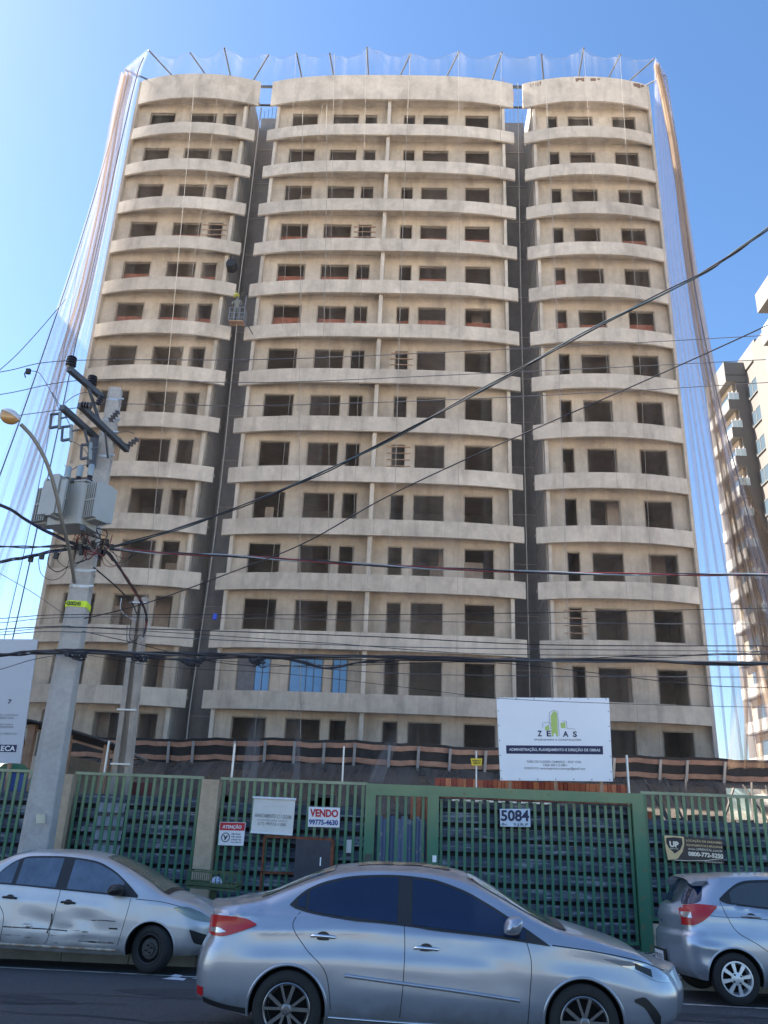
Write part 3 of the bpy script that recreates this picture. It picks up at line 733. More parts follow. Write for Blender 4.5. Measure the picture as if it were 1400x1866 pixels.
fence('metal_fence', PB[1], GL, 'green barred fence carrying the white banner and sale sign', 'fence')
fence('metal_fence', GR, 10.5, 'green barred fence right of the gate with the black and gold banner', 'fence', zt=2.56)
# gates
gd = thing('pedestrian_gate', (-.1, FY, 0), 'narrow green barred pedestrian gate left of the vehicle gate', 'gate')
x0, x1, x2 = ax(668), ax(686), ax(780); x3 = ax(800)
m = MB(); m.box(x0, x1, FY-.08, FY+.08, -.1, 2.56); m.box(x1, x2, FY-.078, FY+.078, 2.36, 2.557); m.build('frame', green, gd)
m = MB(); m.box(x0+.03, x1-.03, FY-.11, FY-.08, 1.13, 1.36); m.build('lock_box', mat('lock', (.05, .06, .05), .6), gd)
m = MB()
for i in range(6): x = x1+(i+.5)*(x2-x1)/6; m.beam((x, FY, .05), (x, FY, 2.36), .05, .03, up=(0, 1, 0))
m.build('bars', green, gd)
m = MB()
for i in range(8):
    a = x1+.02+i*(x2-x1-.04)/8; z = 2.02-.05*(i % 2); m.poly([(a, FY+.07, .05), (a+.06, FY+.045, .05), (a+.06, FY+.045, z), (a, FY+.07, z)]); m.poly([(a+.06, FY+.045, .05), (a+.12, FY+.07, .05), (a+.12, FY+.07, z), (a+.06, FY+.045, z)])
m.build('sheet_lining', mat('blue_sheet', (.10, .15, .27), .45, .3, c2=(.30, .33, .38), scale=9, sharp=(.34, .42)), gd, fix=False)
vg = thing('vehicle_gate', (2.3, FY, 0), 'wide green barred vehicle gate with number 5084 hung on it', 'gate')
x4, x5 = ax(1148), ax(1166)
m = MB(); m.box(x2, x3, FY-.09, FY+.09, -.1, 2.56); m.box(x3, x4, FY-.085, FY+.085, 2.38, 2.557); m.box(x4, x5+.03, FY-.09, FY+.09, -.1, 2.56); m.build('frame', green, vg)
m = MB(); n = 25
for i in range(n): x = x3+.05+i*(x4-x3-.1)/(n-1); m.beam((x+random.uniform(-.006, .006), FY-.01, .12), (x, FY-.01, 2.33), .05, .03, up=(0, 1, 0))
m.box(x3+.02, x4-.02, FY-.035, FY+.02, .08, .13); m.build('bars', green, vg)
m = MB(); m.box(x2+.10, x2+.17, FY-.13, FY-.09, 1.27, 1.38); m.build('intercom', white, vg)
lap_shade = mat('lap_shade_black', (.022, .024, .028), .9)  # black for the sheets behind the laps: lap shadow put into the colour
def lapped(m, x0, x1, zt, zb, y, hh=.245, skew=0):
    n = int((zt-zb)/hh)+1
    for i in range(n):
        a = zt-i*hh; b = a-hh+.075; seg = max(1, int((x1-x0)/1.9))
        for s in range(seg):
            xa = x0+(x1-x0)*s/seg; xb = x0+(x1-x0)*(s+1)/seg+.02; dz = random.uniform(-.008, .008); dy = random.uniform(0, .008)
            m.quad((xa, y-.05+dy, b+dz), (xb, y-.05+dy, b+dz), (xb, y+.01+dy, a+dz), (xa, y+.01+dy, a+dz))
            m.quad((xa, y-.05+dy, b+dz), (xa, y+.035+dy, b+dz-.015), (xb, y+.035+dy, b+dz-.015), (xb, y-.05+dy, b+dz))
m = MB(); m.cur = 0; lapped(m, x3-.05, x4+.05, 2.36, .1, FY+.13); m.build('sheet_lining', sheet, vg, fix=False); m = MB(); m.box(x3-.05, x4+.05, FY+.175, FY+.185, .1, 2.33); m.build('lining_lap_shade', lap_shade, vg)
m = MB()
for i in range(9): x = x3+.25+i*.21; m.box(x, x+.13, FY+.05, FY+.06, 2.315, 2.345)
m.build('lining_tabs', galv, vg)
def hoard(x0, x1, zt, label):
    m = MB(); lapped(m, x0, x1, zt, .0, FY+.22); o = m.build('metal_hoarding', sheet, fix=False); m = MB(); m.box(x0, x1, FY+.266, FY+.276, 0, zt-.03); m.build('lap_shade_sheet', lap_shade, o); tag(o, label, 'hoarding', 'lapped grey sheet hoarding behind the bars')
hoard(-12.5, PA[0]-.02, 2.20, 'lapped grey sheet hoarding behind the fence left of the concrete pole')
hoard(PA[1]-.1, PB[0]+.1, 2.20, 'lapped grey sheet hoarding behind the fence between the pillars')
hoard(PB[1]-.1, GL-.02, 2.14, 'lapped grey sheet hoarding behind the fence with the white banner')
hoard(GR+.04, 10.5, 2.14, 'lapped dark blue sheet hoarding behind the fence right of the gate')
m = MB(); lapped(m, ax(180), ax(228), 2.06, .2, FY+.15); tag(m.build('sheet_patch', mat('light_sheet', (.34, .37, .42), .5, .3, var=.2, scale=4), fix=False), 'lighter grey metal sheet patch right of the left pillar', 'metal sheet')
# low clutter line behind the hoarding
m = MB()
m.box(ax(1168), ax(1195), FY+.32, FY+.45, 2.0, 2.27); tag(m.build('brick_pile', brick_m), 'few red hollow bricks peeping out right of the gate post', 'bricks')
def bricks(x0, x1, y, z0, z1, w, lab):
    m = MB(); x = x0
    while x < x1:
        k = w*random.uniform(.6, 1.2); m.cur = random.randint(0, 2); m.box(x, min(x+k-.008, x1), y+random.uniform(-.01, .01), y+.19, z0, z1+random.uniform(-.012, .006)); x += k
    o = m.build('brick_stack', [brick_m, mat('orange_block', (.55, .20, .10), .9, var=.2, scale=7), mat('dark_red_block', (.30, .075, .05), .9, var=.2, scale=7)], fix=False); tag(o, lab, 'bricks')
bricks(at(793, 1420, 17.3).x, at(1142, 1430, 17.3).x, 17.3, .0, 2.78, .11, 'long row of red hollow bricks stacked just above the vehicle gate')
bricks(ax(750), ax(790), 17.0, .9, 2.42, .11, 'short stack of red bricks seen through the pedestrian gate')
m = MB(); m.box(ax(192), ax(236), 17.4, 17.6, 0, 2.48); tag(m.build('door_leaf', mat('maroon', (.13, .03, .03), .6, var=.2, scale=3)), 'dark maroon door leaf behind the fence beside the slim pole', 'door')
m = MB()
for i in range(16):
    x = -4.2+i*.23+random.uniform(-.1, .1); m.box(x, x+random.uniform(.1, .5), 17.2, 17.8, 0, random.uniform(2.0, 2.4))
for i in range(14):
    x = 4.9+i*.42; m.box(x, x+random.uniform(.1, .4), 17.4, 18, 0, random.uniform(1.9, 2.4))
for i in range(14):
    x = random.uniform(4.6, 9); m.beam((x, 17.5, 1.8), (x+random.uniform(-.7, .7), 17.9, 2.7+random.random()*.3), .035)
tag(m.build('site_clutter', mat('site_dark', (.10, .085, .075), .9, var=.6, scale=4)), 'dim jumble of timber and tools just behind the hoarding', 'clutter', kind='stuff')
# little box, rusty frame
b0 = at(541, 1529, FY-.18); b1 = at(607, 1600, FY-.18)
t = thing('meter_box', (b0.x+.3, FY-.2, .9), 'dark navy metal meter box with a rusty top on the green fence', 'meter box')
m = MB(); m.box(b0.x, b1.x-.06, FY-.27, FY-.05, b1.z-.15, b0.z); m.build('box', mat('navy', (.022, .028, .045), .5, var=.3, scale=6), t)
m = MB(); m.box(b0.x-.01, b1.x-.04, FY-.28, FY-.04, b0.z, b0.z+.04); m.box(b1.x-.06, b1.x-.01, FY-.275, FY-.045, b1.z-.15, b0.z); m.build('rusty_top', rust, t)
m = MB(); m.box(b1.x-.24, b1.x-.22, FY-.285, FY-.272, b0.z-.42, b0.z-.28); m.build('label_strip', white, t)
f0 = at(483, 1524, FY-.05); f1 = at(541, 1592, FY-.05)
m = MB()
for a, b in (((f0.x, f0.z), (f1.x-.02, f0.z)), ((f1.x-.02, f0.z), (f1.x-.02, f1.z)), ((f1.x-.02, f1.z), (f0.x, f1.z)), ((f0.x, f1.z-.6), (f0.x, f0.z))): m.beam((a[0], FY-.06, a[1]), (b[0], FY-.06, b[1]), .04)
tag(m.build('rusty_frame', rust), 'thin rusty square frame left of the navy meter box', 'frame')
m = MB(); q0 = at(630, 1530, FY+.1); m.box(q0.x, q0.x+.12, FY+.06, FY+.09, q0.z-.22, q0.z); tag(m.build('white_cover', white), 'small pale plate behind the bars right of the meter box', 'plate')
# posts on the gate top
def post(px, y0, y1, Y, lab, r=.018, name='thin_post'):
    a = at(px, y0, Y); m = MB(); m.tube([(a.x, Y, at(px, y1, Y).z), (a.x, Y, a.z)], r, 6); o = m.build(name, galv, smooth=True); tag(o, lab, 'post', 'thin pale posts standing behind the fence'); return a
post(868, 1368, 1436, FY+.05, 'thin pale post with the yellow tag above the gate'); post(1142, 1376, 1445, FY+.05, 'thin pale post right of the big white board', .022)
post(428, 1355, 1425, 17.2, 'thin pale post above the fence by the right pillar', .022); post(627, 1360, 1425, 17.2, 'thin pale post left of the gate post above the fence'); post(199, 1350, 1415, 17.0, 'thin pale post beside the shed corner', .022)

# ================================================================== signs
navy = mat('ink_navy', (.012, .018, .07), .6); ink = mat('ink_black', (.02, .02, .025), .6); red = mat('ink_red', (.42, .015, .03), .6); blue = mat('ink_blue', (.02, .045, .22), .6)
lime = mat('ink_lime', (.42, .56, .16), .6); greyi = mat('ink_grey', (.20, .21, .24), .6); bwhite = mat('board_white', (.76, .80, .86), .45, var=.03, scale=1.2)
w2 = mat('sign_white', (.66, .69, .74), .5, var=.03, scale=3)
Yb = 16.5
B = Board(at(905, 1271, Yb), at(1110, 1272, Yb), at(1117, 1424, Yb), at(912, 1422, Yb))
L = ('lettering', navy)
B.text(L, 'Z', .350, .405, .390, .475, .03); B.text(L, 'E', .432, .405, .470, .475, .03); B.text(L, 'A', .575, .41, .625, .48, .03); B.text(L, 'S', .665, .41, .70, .48, .03)
B.poly(('logo', lime), [(.475, .45), (.475, .22), (.505, .16), (.532, .19), (.532, .475), (.515, .475), (.515, .44), (.492, .44), (.492, .475), (.475, .475)])
B.poly(('logo', lime), [(.42, .36), (.455, .33), (.458, .40), (.42, .40)]); B.poly(('logo', lime), [(.56, .31), (.60, .30), (.603, .375), (.56, .37)])
B.line(('logo_outline', greyi), [(.462, .33), (.462, .19), (.50, .155), (.538, .17), (.543, .47)], .0022)
B.line(('logo_outline', greyi), [(.40, .37), (.40, .315), (.45, .30), (.47, .32), (.468, .39)], .0022); B.line(('logo_outline', greyi), [(.575, .285), (.612, .29), (.615, .375), (.69, .385)], .0022)
B.text(L, 'ENGENHARIA E CONSTRUÇÕES', .322, .498, .735, .530)
B.rect(('banner_band', navy), .065, .585, .925, .685, .004)
B.text(('band_lettering', w2), 'ADMINISTRAÇÃO, PLANEJAMENTO E DIREÇÃO DE OBRAS', .09, .61, .90, .66, .02)
B.text(('lettering_small', greyi), 'FÁBIO DE OLIVEIRA CAMARGO - ENGº CIVIL', .245, .755, .73, .79, .01); B.text(('lettering_small', greyi), 'CREA 069.112.588-1', .385, .80, .60, .83, .01); B.text(('lettering_small', greyi), 'CONTATO: zenasengenharia.camargo@gmail.com', .215, .84, .76, .875, .01)
for i in range(7): B.rect(('grommets', ink), .01+.16*i, .008, .018+.16*i, .02); B.rect(('grommets', ink), .01+.16*i, .975, .018+.16*i, .988)
for i in range(5): B.rect(('grommets', ink), .006, .16+.18*i, .013, .172+.18*i); B.rect(('grommets', ink), .985, .16+.18*i, .992, .172+.18*i)
t = B.finish('billboard', bwhite, 'large white builder board with a lime skyline logo above the vehicle gate', 'billboard', .03)
m = MB()
for u in (.1, .5, .9): p = B.P(u, 1, 0); q_ = B.P(u, .1, 0); m.beam((p.x, Yb+.07, .2), (q_.x, Yb+.07, q_.z), .06)
m.build('timber_frame', wood, t)
B = Board(at(-150, 1163, Yb), at(69, 1165, Yb), at(37, 1391, Yb), at(-190, 1388, Yb))
for i, (s_, u0, u1, v) in enumerate((('RESPONSÁVEL: ANTÔNIO', .66, .93, .615), ('ENGENHEIRO CIVIL', .70, .90, .64), ('PROPRIETÁRIA', .72, .90, .69), ('INCORPORADORA', .70, .905, .712), ('FONE: RIO PRETO', .66, .94, .765))): B.text(('lettering', greyi), s_, u0, v, u1, v+.016, .01)
B.text(('lettering', navy), '7', .83, .50, .86, .535, .03)
B.rect(('badge', navy), .74, .858, .955, .915, .004); B.text(('badge_lettering', w2), 'CRECA', .75, .866, .945, .907, .02)
t = B.finish('billboard', mat('board_grey', (.42, .46, .52), .5, var=.04, scale=1.5), 'large pale grey board cut off at the left edge', 'billboard', .03)
m = MB()
for u in (.05, .5, .93): p = B.P(u, 1, 0); q_ = B.P(u, .05, 0); m.beam((p.x, Yb+.07, .2), (q_.x-.0, Yb+.07, q_.z), .06)
m.build('timber_frame', wood, t)
Ys = FY-.06
z7 = lambda x, y: at(380+x/5, 1430+y/5, Ys)
B = Board(z7(105, 338), z7(341, 344), z7(318, 556), z7(88, 550))
B.rect(('red_header', red), .02, .02, .98, .36); B.text(('header_lettering', w2), 'ATENÇÃO', .12, .10, .86, .31, .03)
cc = [(.27+.155*cos(a*pi/12), .66+.19*sin(a*pi/12)) for a in range(25)]
B.line(('pictogram', ink), cc, .018, asp=1.1); B.line(('pictogram', ink), [(.19, .56), (.27, .70), (.34, .58), (.24, .77)], .03)
for i, s_ in enumerate(('Não fumar', 'Não entrar', 'se houver risco', 'Uso capacete')): B.text(('lettering', ink), s_, .50, .46+.12*i, .90 if i else .86, .54+.12*i, .01)
B.finish('warning_sign', w2, 'small white ATENÇÃO sign with a red header on the fence', 'sign')
B = Board(z7(415, 112), z7(793, 130), z7(765, 463), z7(386, 438))
gi = mat('ink_faded', (.26, .26, .26), .7); fp = mat('ink_pale', (.50, .46, .46), .7)
B.text(('lettering', gi), 'APARTAMENTO C/ 1 DORM', .06, .45, .94, .56, .02); B.text(('lettering', gi), 'AGENDE UMA VISITA', .12, .60, .86, .65, .0); B.text(('lettering', gi), '(17) 99713-1380', .15, .68, .83, .79, .02)
B.line(('faint_print', fp), [(.25, .42), (.25, .25), (.48, .22), (.80, .22), (.78, .40)], .004)
t = B.finish('cloth_banner', mat('banner_white', (.60, .61, .60), .8, var=.08, scale=3, bump=.4, bscale=6), 'slack off-white cloth banner tied to the fence left of the sale sign', 'banner')
m = MB(); p, q_ = B.P(-.02, .01, .02), B.P(1.02, .01, .02); m.tube([p, q_], .02, 8); m.build('rod', w2, t, smooth=True)
m = MB(); p, q_ = B.P(-.01, .985, .02), B.P(1.0, .985, .02); m.tube([p, q_], .016, 8); m.build('rod', w2, t, smooth=True)
B = Board(z7(913, 200), z7(1199, 210), z7(1194, 390), z7(907, 382))
B.text(('headline', red), 'VENDO', .05, .10, .95, .50, .04); B.text(('lettering', blue), '99775-4630', .03, .62, .95, .90, .035)
B.finish('sale_sign', w2, 'small white VENDO sign with red and blue letters on the fence', 'sign')
B = Board(at(911, 1474, Ys-.02), at(966, 1474, Ys-.02), at(967, 1507, Ys-.02), at(912, 1506, Ys-.02))
B.text(('lettering', navy), '5084', .03, .06, .96, .70, .03); B.text(('lettering', navy), 'Bc.   S.J.R.P', .05, .80, .92, .98, .01)
B.finish('number_plate', mat('plate_blue', (.48, .58, .70), .6, var=.12, scale=9), 'hand painted pale plate reading 5084 on the vehicle gate', 'sign')
za = lambda x, y: at(1120+x/5, 1380+y/5, Ys-.01)
B = Board(za(452, 710), za(984, 748), za(1000, 975), za(478, 935))
gold = mat('ink_gold', (.55, .42, .22), .5); cream = mat('ink_cream', (.70, .66, .55), .5)
B.poly(('shield_border', gold), [(0, 0), (.34, 0), (.335, .30), (.29, .62), (.19, .92), (.02, 1), (0, .5)], .003)
B.poly(('shield', ink), [(.03, .10), (.17, .05), (.30, .07), (.305, .30), (.25, .55), (.15, .72), (.06, .52), (.02, .30)], .005)
B.text(('shield_lettering', cream), 'UP', .075, .22, .235, .46, .05, .008); B.text(('shield_lettering', cream), 'RENTAL', .075, .49, .225, .55, .0, .008)
B.text(('lettering', gold), 'LOCAÇÃO DE ANDAIMES', .37, .08, .985, .21, .02); B.text(('lettering', gold), 'EQUIPAMENTOS E MÁQUINAS', .37, .26, .985, .38, .02)
B.text(('lettering_pale', cream), 'www.UPRENTAL.com.br', .39, .43, .985, .52, .0); B.text(('lettering_pale', cream), '0800-772-5250', .385, .59, .99, .77, .04)
B.line(('swoosh', cream), [(.12, .98), (.35, .97), (.7, .90), (.99, .76)], .010); B.text(('lettering_pale', cream), 'São José do Rio Preto', .66, .92, .96, .98)
B.finish('black_banner', mat('banner_black', (.03, .026, .026), .5), 'black and gold rental banner tilted on the fence right of the gate', 'banner')
B = Board(at(858, 1382, FY-.02), at(879, 1382, FY-.02), at(878, 1395, FY-.02), at(860, 1395, FY-.02))
B.text(('lettering', ink), 'PERIGO', .1, .2, .9, .45, .02); B.text(('lettering', ink), 'OBRAS', .15, .55, .85, .8, .02)
B.finish('warning_tag', mat('yellow', (.70, .52, .03), .6, var=.1), 'tiny yellow tag on the thin post above the gate', 'sign')

# ================================================================== shed behind the fence
Sh = thing('site_shed', (-9, 20, 0), 'timber site shed with a corrugated roof behind the concrete pole', 'shed')
Yh = 19.0
pl = [at(40, 1312, Yh), at(118, 1322, Yh), at(198, 1350, Yh), at(222, 1362, Yh)]
m = MB(); n = 304; A, Bp = at(30, 1309, Yh), at(222, 1361, Yh)
for i in range(n):
    t0, t1 = i/n, (i+1)/n; w = lambda t: .034*sin(t*2*pi*38)
    sg = lambda t: .06*sin(pi*t)
    a = A*(1-t0)+Bp*t0; b = A*(1-t1)+Bp*t1
    m.quad((a.x, Yh-.3, a.z+w(t0)+sg(t0)), (b.x, Yh-.3, b.z+w(t1)+sg(t1)), (b.x, Yh+2.2, b.z+w(t1)-.15+sg(t1)), (a.x, Yh+2.2, a.z+w(t0)-.15+sg(t0)))
m.build('roof', mat('fibre_cement', (.16, .145, .13), .9, var=.25, scale=3), Sh, smooth=True)
m = MB()
for x_, w_ in ((48, .16), (120, .09), (190, .13), (206, .06)):
    p = at(x_, 1370, Yh); k = (p.x-A.x)/(Bp.x-A.x); m.beam((p.x, Yh, 0), (p.x+.06, Yh, A.z*(1-k)+Bp.z*k-.05), w_)
m.beam((A.x, Yh, A.z-.12), (Bp.x-.2, Yh, Bp.z-.12), .10, .05); m.beam((A.x+.6, Yh, 2.0), (A.x+.2, Yh, A.z-.3), .07)
m.build('timber', wood, Sh)
m = MB(); m.quad((A.x, Yh+2.1, 0), (Bp.x-.4, Yh+2.1, 0), (Bp.x-.4, Yh+2.1, 2.9), (A.x, Yh+2.1, 3.3)); m.build('back_wall', mat('shed_net', (.22, .19, .16), .9, var=.3, scale=2), Sh)
m = MB(); m.lathe([(.28, 0), (.30, .1), (.30, .75), (.26, .85)], 14, Matrix.Translation(at(22, 1418, 17.3)-Vector((0, 0, .75)))); o = m.build('drum', mat('drum_blue', (.03, .07, .25), .5), smooth=True); tag(o, 'blue plastic drum with a green lid behind the fence far left', 'drum')
m = MB(); m.lathe([(.29, .86), (.29, .92), (.20, 1.02), (0, 1.04)], 14, Matrix.Translation(at(22, 1418, 17.3)-Vector((0, 0, .75)))); lid = m.build('lid', mat('lid_green', (.03, .15, .07), .5), None, smooth=True); lid.parent = o

# ================================================================== litter basket
zb_ = lambda x, y: at(340+x/5, 1540+y/5, 14.9)
p0 = zb_(45, 225); p1 = zb_(490, 225); p2 = zb_(490, 372); cx_ = (p0.x+p1.x)/2
t = thing('litter_rack', (cx_, 14.9, -.03), 'raised green wire litter rack on one leg before the right pillar', 'litter rack')
og = mat('olive_paint', (.07, .10, .045), .7, var=.3, scale=8)
m = MB(); zt, zl = p0.z, p2.z; x0, x1 = p0.x, p1.x; y0, y1 = 14.65, 15.1
for z, w_ in ((zt, .02), (zl+.03, .05), (zl-.03, .03)):
    for y in (y0, y1): m.beam((x0, y, z), (x1, y, z-.03), w_)
    for x in (x0, x1): m.beam((x, y0, z), (x, y1, z), w_)
for i in range(13):
    x = x0+(x1-x0)*i/12
    for y in (y0, y1): m.beam((x, y, zl), (x, y, zt), .012)
for i in range(9): x = x0+(x1-x0)*i/8; m.beam((x, y0, zl+.02), (x, y1, zl+.02), .02)
m.build('basket', og, t)
m = MB(); m.beam((cx_, 14.88, -.04), (cx_, 14.88, zl), .09); m.build('leg', og, t)
m = MB(); c = zb_(278, 335); m.lathe([(.02, -.07), (.08, -.05), (.10, 0), (.07, .06), (.03, .08), (0, .085)], 9, Matrix.Translation(Vector((c.x, 14.85, c.z)))); tag(m.build('plastic_bag', mat('bag', (.55, .60, .70), .5, c2=(.05, .10, .35), scale=14, sharp=(.42, .5)), smooth=True), 'small white and blue plastic bag lying in the litter rack', 'bag')
# ================================================================== utility pole
PX, PY = -5.98, 14.3
UPo = thing('utility_pole', (PX, PY, 0), 'thick tapering concrete utility pole in front of the fence', 'utility pole')
TOPZ = 9.75
def pr(z): return .255-(.255-.12)*max(0, z)/TOPZ
m = MB(); rot = Matrix.Translation((PX, PY, 0)) @ Matrix.Rotation(radians(9), 4, 'Z')
def octsec(z):
    r = pr(z); return [rot @ Vector((r*x, r*y, z)) for x, y in ((-.55, -1), (.92, -1), (1, -.9), (1, .9), (.9, 1), (-.55, 1), (-1, .55), (-1, -.55))]
zs = [-.1, 2, 4, 6, 8, TOPZ]
for a, b in zip(zs[:-1], zs[1:]):
    A, B_ = octsec(a), octsec(b)
    for i in range(8): j = (i+1) % 8; m.quad(A[i], A[j], B_[j], B_[i])
m.poly(octsec(TOPZ)); m.build('shaft', mat('pole_concrete', (.34, .335, .325), .85, var=.14, scale=2.2, bump=.5, bscale=18, streak=(.4, (.30, .29, .28))), UPo)
def band(z, w=.05, mm=galv):
    m = MB(); A = [(p-Vector((PX, PY, z)))*1.06+Vector((PX, PY, z)) for p in octsec(z)]; m2 = [p+Vector((0, 0, w)) for p in A]
    for i in range(8): j = (i+1) % 8; m.quad(A[i], A[j], m2[j], m2[i])
    return m
for z in (at(200, 735, PY).z, at(195, 772, PY).z, at(185, 838, PY).z, at(160, 1047, PY).z, at(150, 1075, PY).z, at(193, 795, PY).z):
    m = band(z); m.beam((PX+pr(z)*1.05, PY-pr(z), z+.025), (PX+pr(z)*1.05+.12, PY-pr(z)-.03, z+.025), .03); m.build('clamp_band', galv, UPo, fix=False)
zp = at(142, 1110, PY).z
m = band(zp, .11); m.build('number_band', mat('pole_yellow', (.55, .75, .02), .5), UPo, fix=False)
yfr = PY-pr(zp)*1.08-.006
Bn = Board(Vector((PX-.13, yfr-.012, zp+.10)), Vector((PX+.13, yfr+.02, zp+.10)), Vector((PX+.13, yfr+.02, zp+.01)), Vector((PX-.13, yfr-.012, zp+.01)))
Bn.text(('n', ink), '4200245', 0, .1, 1, .95, .03, .012); list(Bn.lay.values())[0].build('number', ink, UPo, fix=False)
Bn = Board(at(66, 1484, PY-.31), at(82, 1484, PY-.31), at(82, 1500, PY-.31), at(66, 1500, PY-.31))
m = MB(); m.poly([Bn.P(0, 0, 0), Bn.P(1, 0, 0), Bn.P(1, 1, 0), Bn.P(0, 1, 0)]); m.build('faded_sticker', mat('sticker', (.47, .46, .36), .8, var=.1, scale=9), UPo)
# crossarms: run across the street direction
def tip(px, py, z):
    d = at(px, py, 10.0)-Vector((0, 0, EYE)); s = (z-EYE)/d.z; return Vector((d.x*s, 10.0*s, z))
zc1 = at(190, 722, PY-.15).z-.0
A1, B1 = tip(126, 672, zc1), at(186, 724, PY-.2)
A2, B2 = at(146, 740, PY-.75), at(233, 820, PY+.0)
def zfor(px0, py0, px1, py1, X):
    z = 7.5
    while z < 11:
        a = tip(px0, py0, z); b = tip(px1, py1, z); t_ = (PY-a.y)/(b.y-a.y) if abs(b.y-a.y) > 1e-6 else 0
        if a.x+(b.x-a.x)*t_ <= X: return z
        z += .02
    return 9.0
zc2 = zfor(146, 738, 232, 820, PX+.24)
cA = tip(146, 738, zc2); cB = tip(232, 820, zc2); print('ARM2', cA, cB)
zc3 = zfor(113, 742, 178, 800, PX-.30)
dA = tip(113, 742, zc3); dB = tip(178, 800, zc3); print('ARM3', dA, dB, 'ARM1', A1, B1)
arms = []
for (a, b) in ((A1, B1), (cA, cB), (dA, dB)):
    m = MB(); m.beam(a, b, .10, .10); m.build('crossarm', dgalv, UPo); arms.append((a, b))
m = MB()
q = lambda px, py, Y=PY: at(px, py, Y)
m.beam(A1*.45+B1*.55, q(182, 770, PY-.25), .045); m.beam(dA*.4+dB*.6, q(168, 840, PY-.2), .045); m.beam(cA*.5+cB*.5, q(197, 835, PY-.2), .03); m.build('brace', dgalv, UPo)
m = MB(); m.tube(crom([q(166, 850, PY-.3), q(168, 830, PY-.3), q(172, 800, PY-.3)], 3), .09, 8); m.build('bracket', dgalv, UPo)
def insul(p, dirv, L=.20, nm='insulator', parent=UPo, r=.07, n=4):
    d = Vector(dirv).normalized(); M_ = Matrix.Translation(p) @ d.to_track_quat('Z', 'Y').to_matrix().to_4x4()
    prof = [(.02, 0)]
    for i in range(n): h = L*(i+.3)/n; prof += [(.03, h), (r*(1-.12*i/n), h+.01), (r*(.9-.12*i/n), h+.03), (.035, h+L/n*.6)]
    prof += [(.02, L), (0, L+.01)]
    m = MB(); m.lathe(prof, 12, M_); return m.build(nm, porc, parent, smooth=True, ang=50)
insul(A1+Vector((.02, 0, .05)), (0, 0, 1), r=.10); insul(A1*.35+B1*.65+Vector((0, 0, .05)), (0, 0, 1), r=.10); insul(q(178, 738, PY-.5), (.3, 0, 1))
insul(cB+Vector((-.02, -.02, .05)), (.8, -.3, .5), .30); insul(q(200, 768, PY-.35), (.7, -.3, .8), .26); insul(cA+Vector((.22, 0, -.02)), (-.7, 0, .1), .2)
# fuse cutouts
def cutout(px, py, lab):
    c = at(px, py, PY-1.1); t = thing('fuse_cutout', c, lab, 'fuse', 'fuse cutouts left of the pole top'); k_ = .62
    m = MB(); m.lathe([(.045, -.28), (.055, -.25), (.05, -.1), (.055, 0), (.05, .1), (.055, .25), (.03, .28)], 10, Matrix.Translation(c) @ Matrix.Rotation(radians(-8), 4, 'Y') @ Matrix.Scale(k_, 4)); m.build('body', mat('grey_porcelain', (.20, .24, .26), .35), t, smooth=True)
    m = MB(); f = lambda x, z: (c.x+x*k_, c.y-.02, c.z+z*k_)
    m.beam(f(-.05, .2), f(-.28, .17), .035); m.beam(f(-.27, .18), f(-.22, -.28), .035); m.beam(f(-.22, -.27), f(-.0, -.22), .04); m.beam(f(.04, .05), f(.22, .1), .025); m.build('fuse_tube', dgalv, t)
cutout(109, 766, 'grey fuse cutout nearest the street light left of the pole'); cutout(130, 789, 'grey fuse cutout lower and closer to the transformer'); cutout(165, 822, 'fuse cutout hidden partly behind the crossarm brace')

# ================================================================== transformer
TY = PY-.62
tc_ = at(137, 925, TY)
Tr = thing('transformer', tc_, 'grey pole transformer with finned radiators hung on the concrete pole', 'transformer')
Rt = Matrix.Translation(tc_) @ Matrix.Rotation(radians(-14), 4, 'Z') @ Matrix.Diagonal((.80, .80, .90, 1))
def rrect(w, d, r, n=5):
    out = []
    for cx, cy_, a0 in ((w-r, d-r, 0), (-w+r, d-r, 90), (-w+r, -d+r, 180), (w-r, -d+r, 270)):
        for i in range(n+1): a = radians(a0+90*i/n); out.append((cx+r*cos(a), cy_+r*sin(a)))
    return out
def extr(m, ring, z0, z1, M_):
    a = [M_ @ Vector((x, y, z0)) for x, y in ring]; b = [M_ @ Vector((x, y, z1)) for x, y in ring]; n = len(a)
    for i in range(n): j = (i+1) % n; m.quad(a[i], a[j], b[j], b[i])
    m.poly(a[::-1]); m.poly(b)
m = MB(); extr(m, rrect(.46, .34, .12), -.46, .42, Rt); extr(m, rrect(.49, .37, .12), .42, .45, Rt); m.build('tank', gtrans, Tr, smooth=True, ang=30)
def radi(cx, cy_, w, ang, n=6, h=.36, zc=.02):
    m = MB(); Mr = Rt @ Matrix.Translation((cx, cy_, zc)) @ Matrix.Rotation(radians(ang), 4, 'Z')
    for i in range(n): x = -.16+i*.32/(n-1); m.box(x-.012, x+.012, -w, w, -h, h, Mr)
    m.box(-.17, .17, -w-.004, -w+.02, -.01, .02, Mr); m.box(-.17, .17, -w*.6, w*.6, h, h+.03, Mr); m.box(-.17, .17, -w*.6, w*.6, -h-.03, -h, Mr)
    return m.build('radiator', gtrans, Tr)
radi(.66, -.05, .28, -14); radi(-.66, -.02, .28, -8); radi(-.10, -.52, .13, 90-4, n=7, h=.40, zc=.05)
m = MB(); m.box(-.41, .18, -.66, -.60, -.34, .36, Rt); m.box(-.44, -.38, -.6, -.3, .40, .44, Rt); m.build('front_radiator', gtrans, Tr)
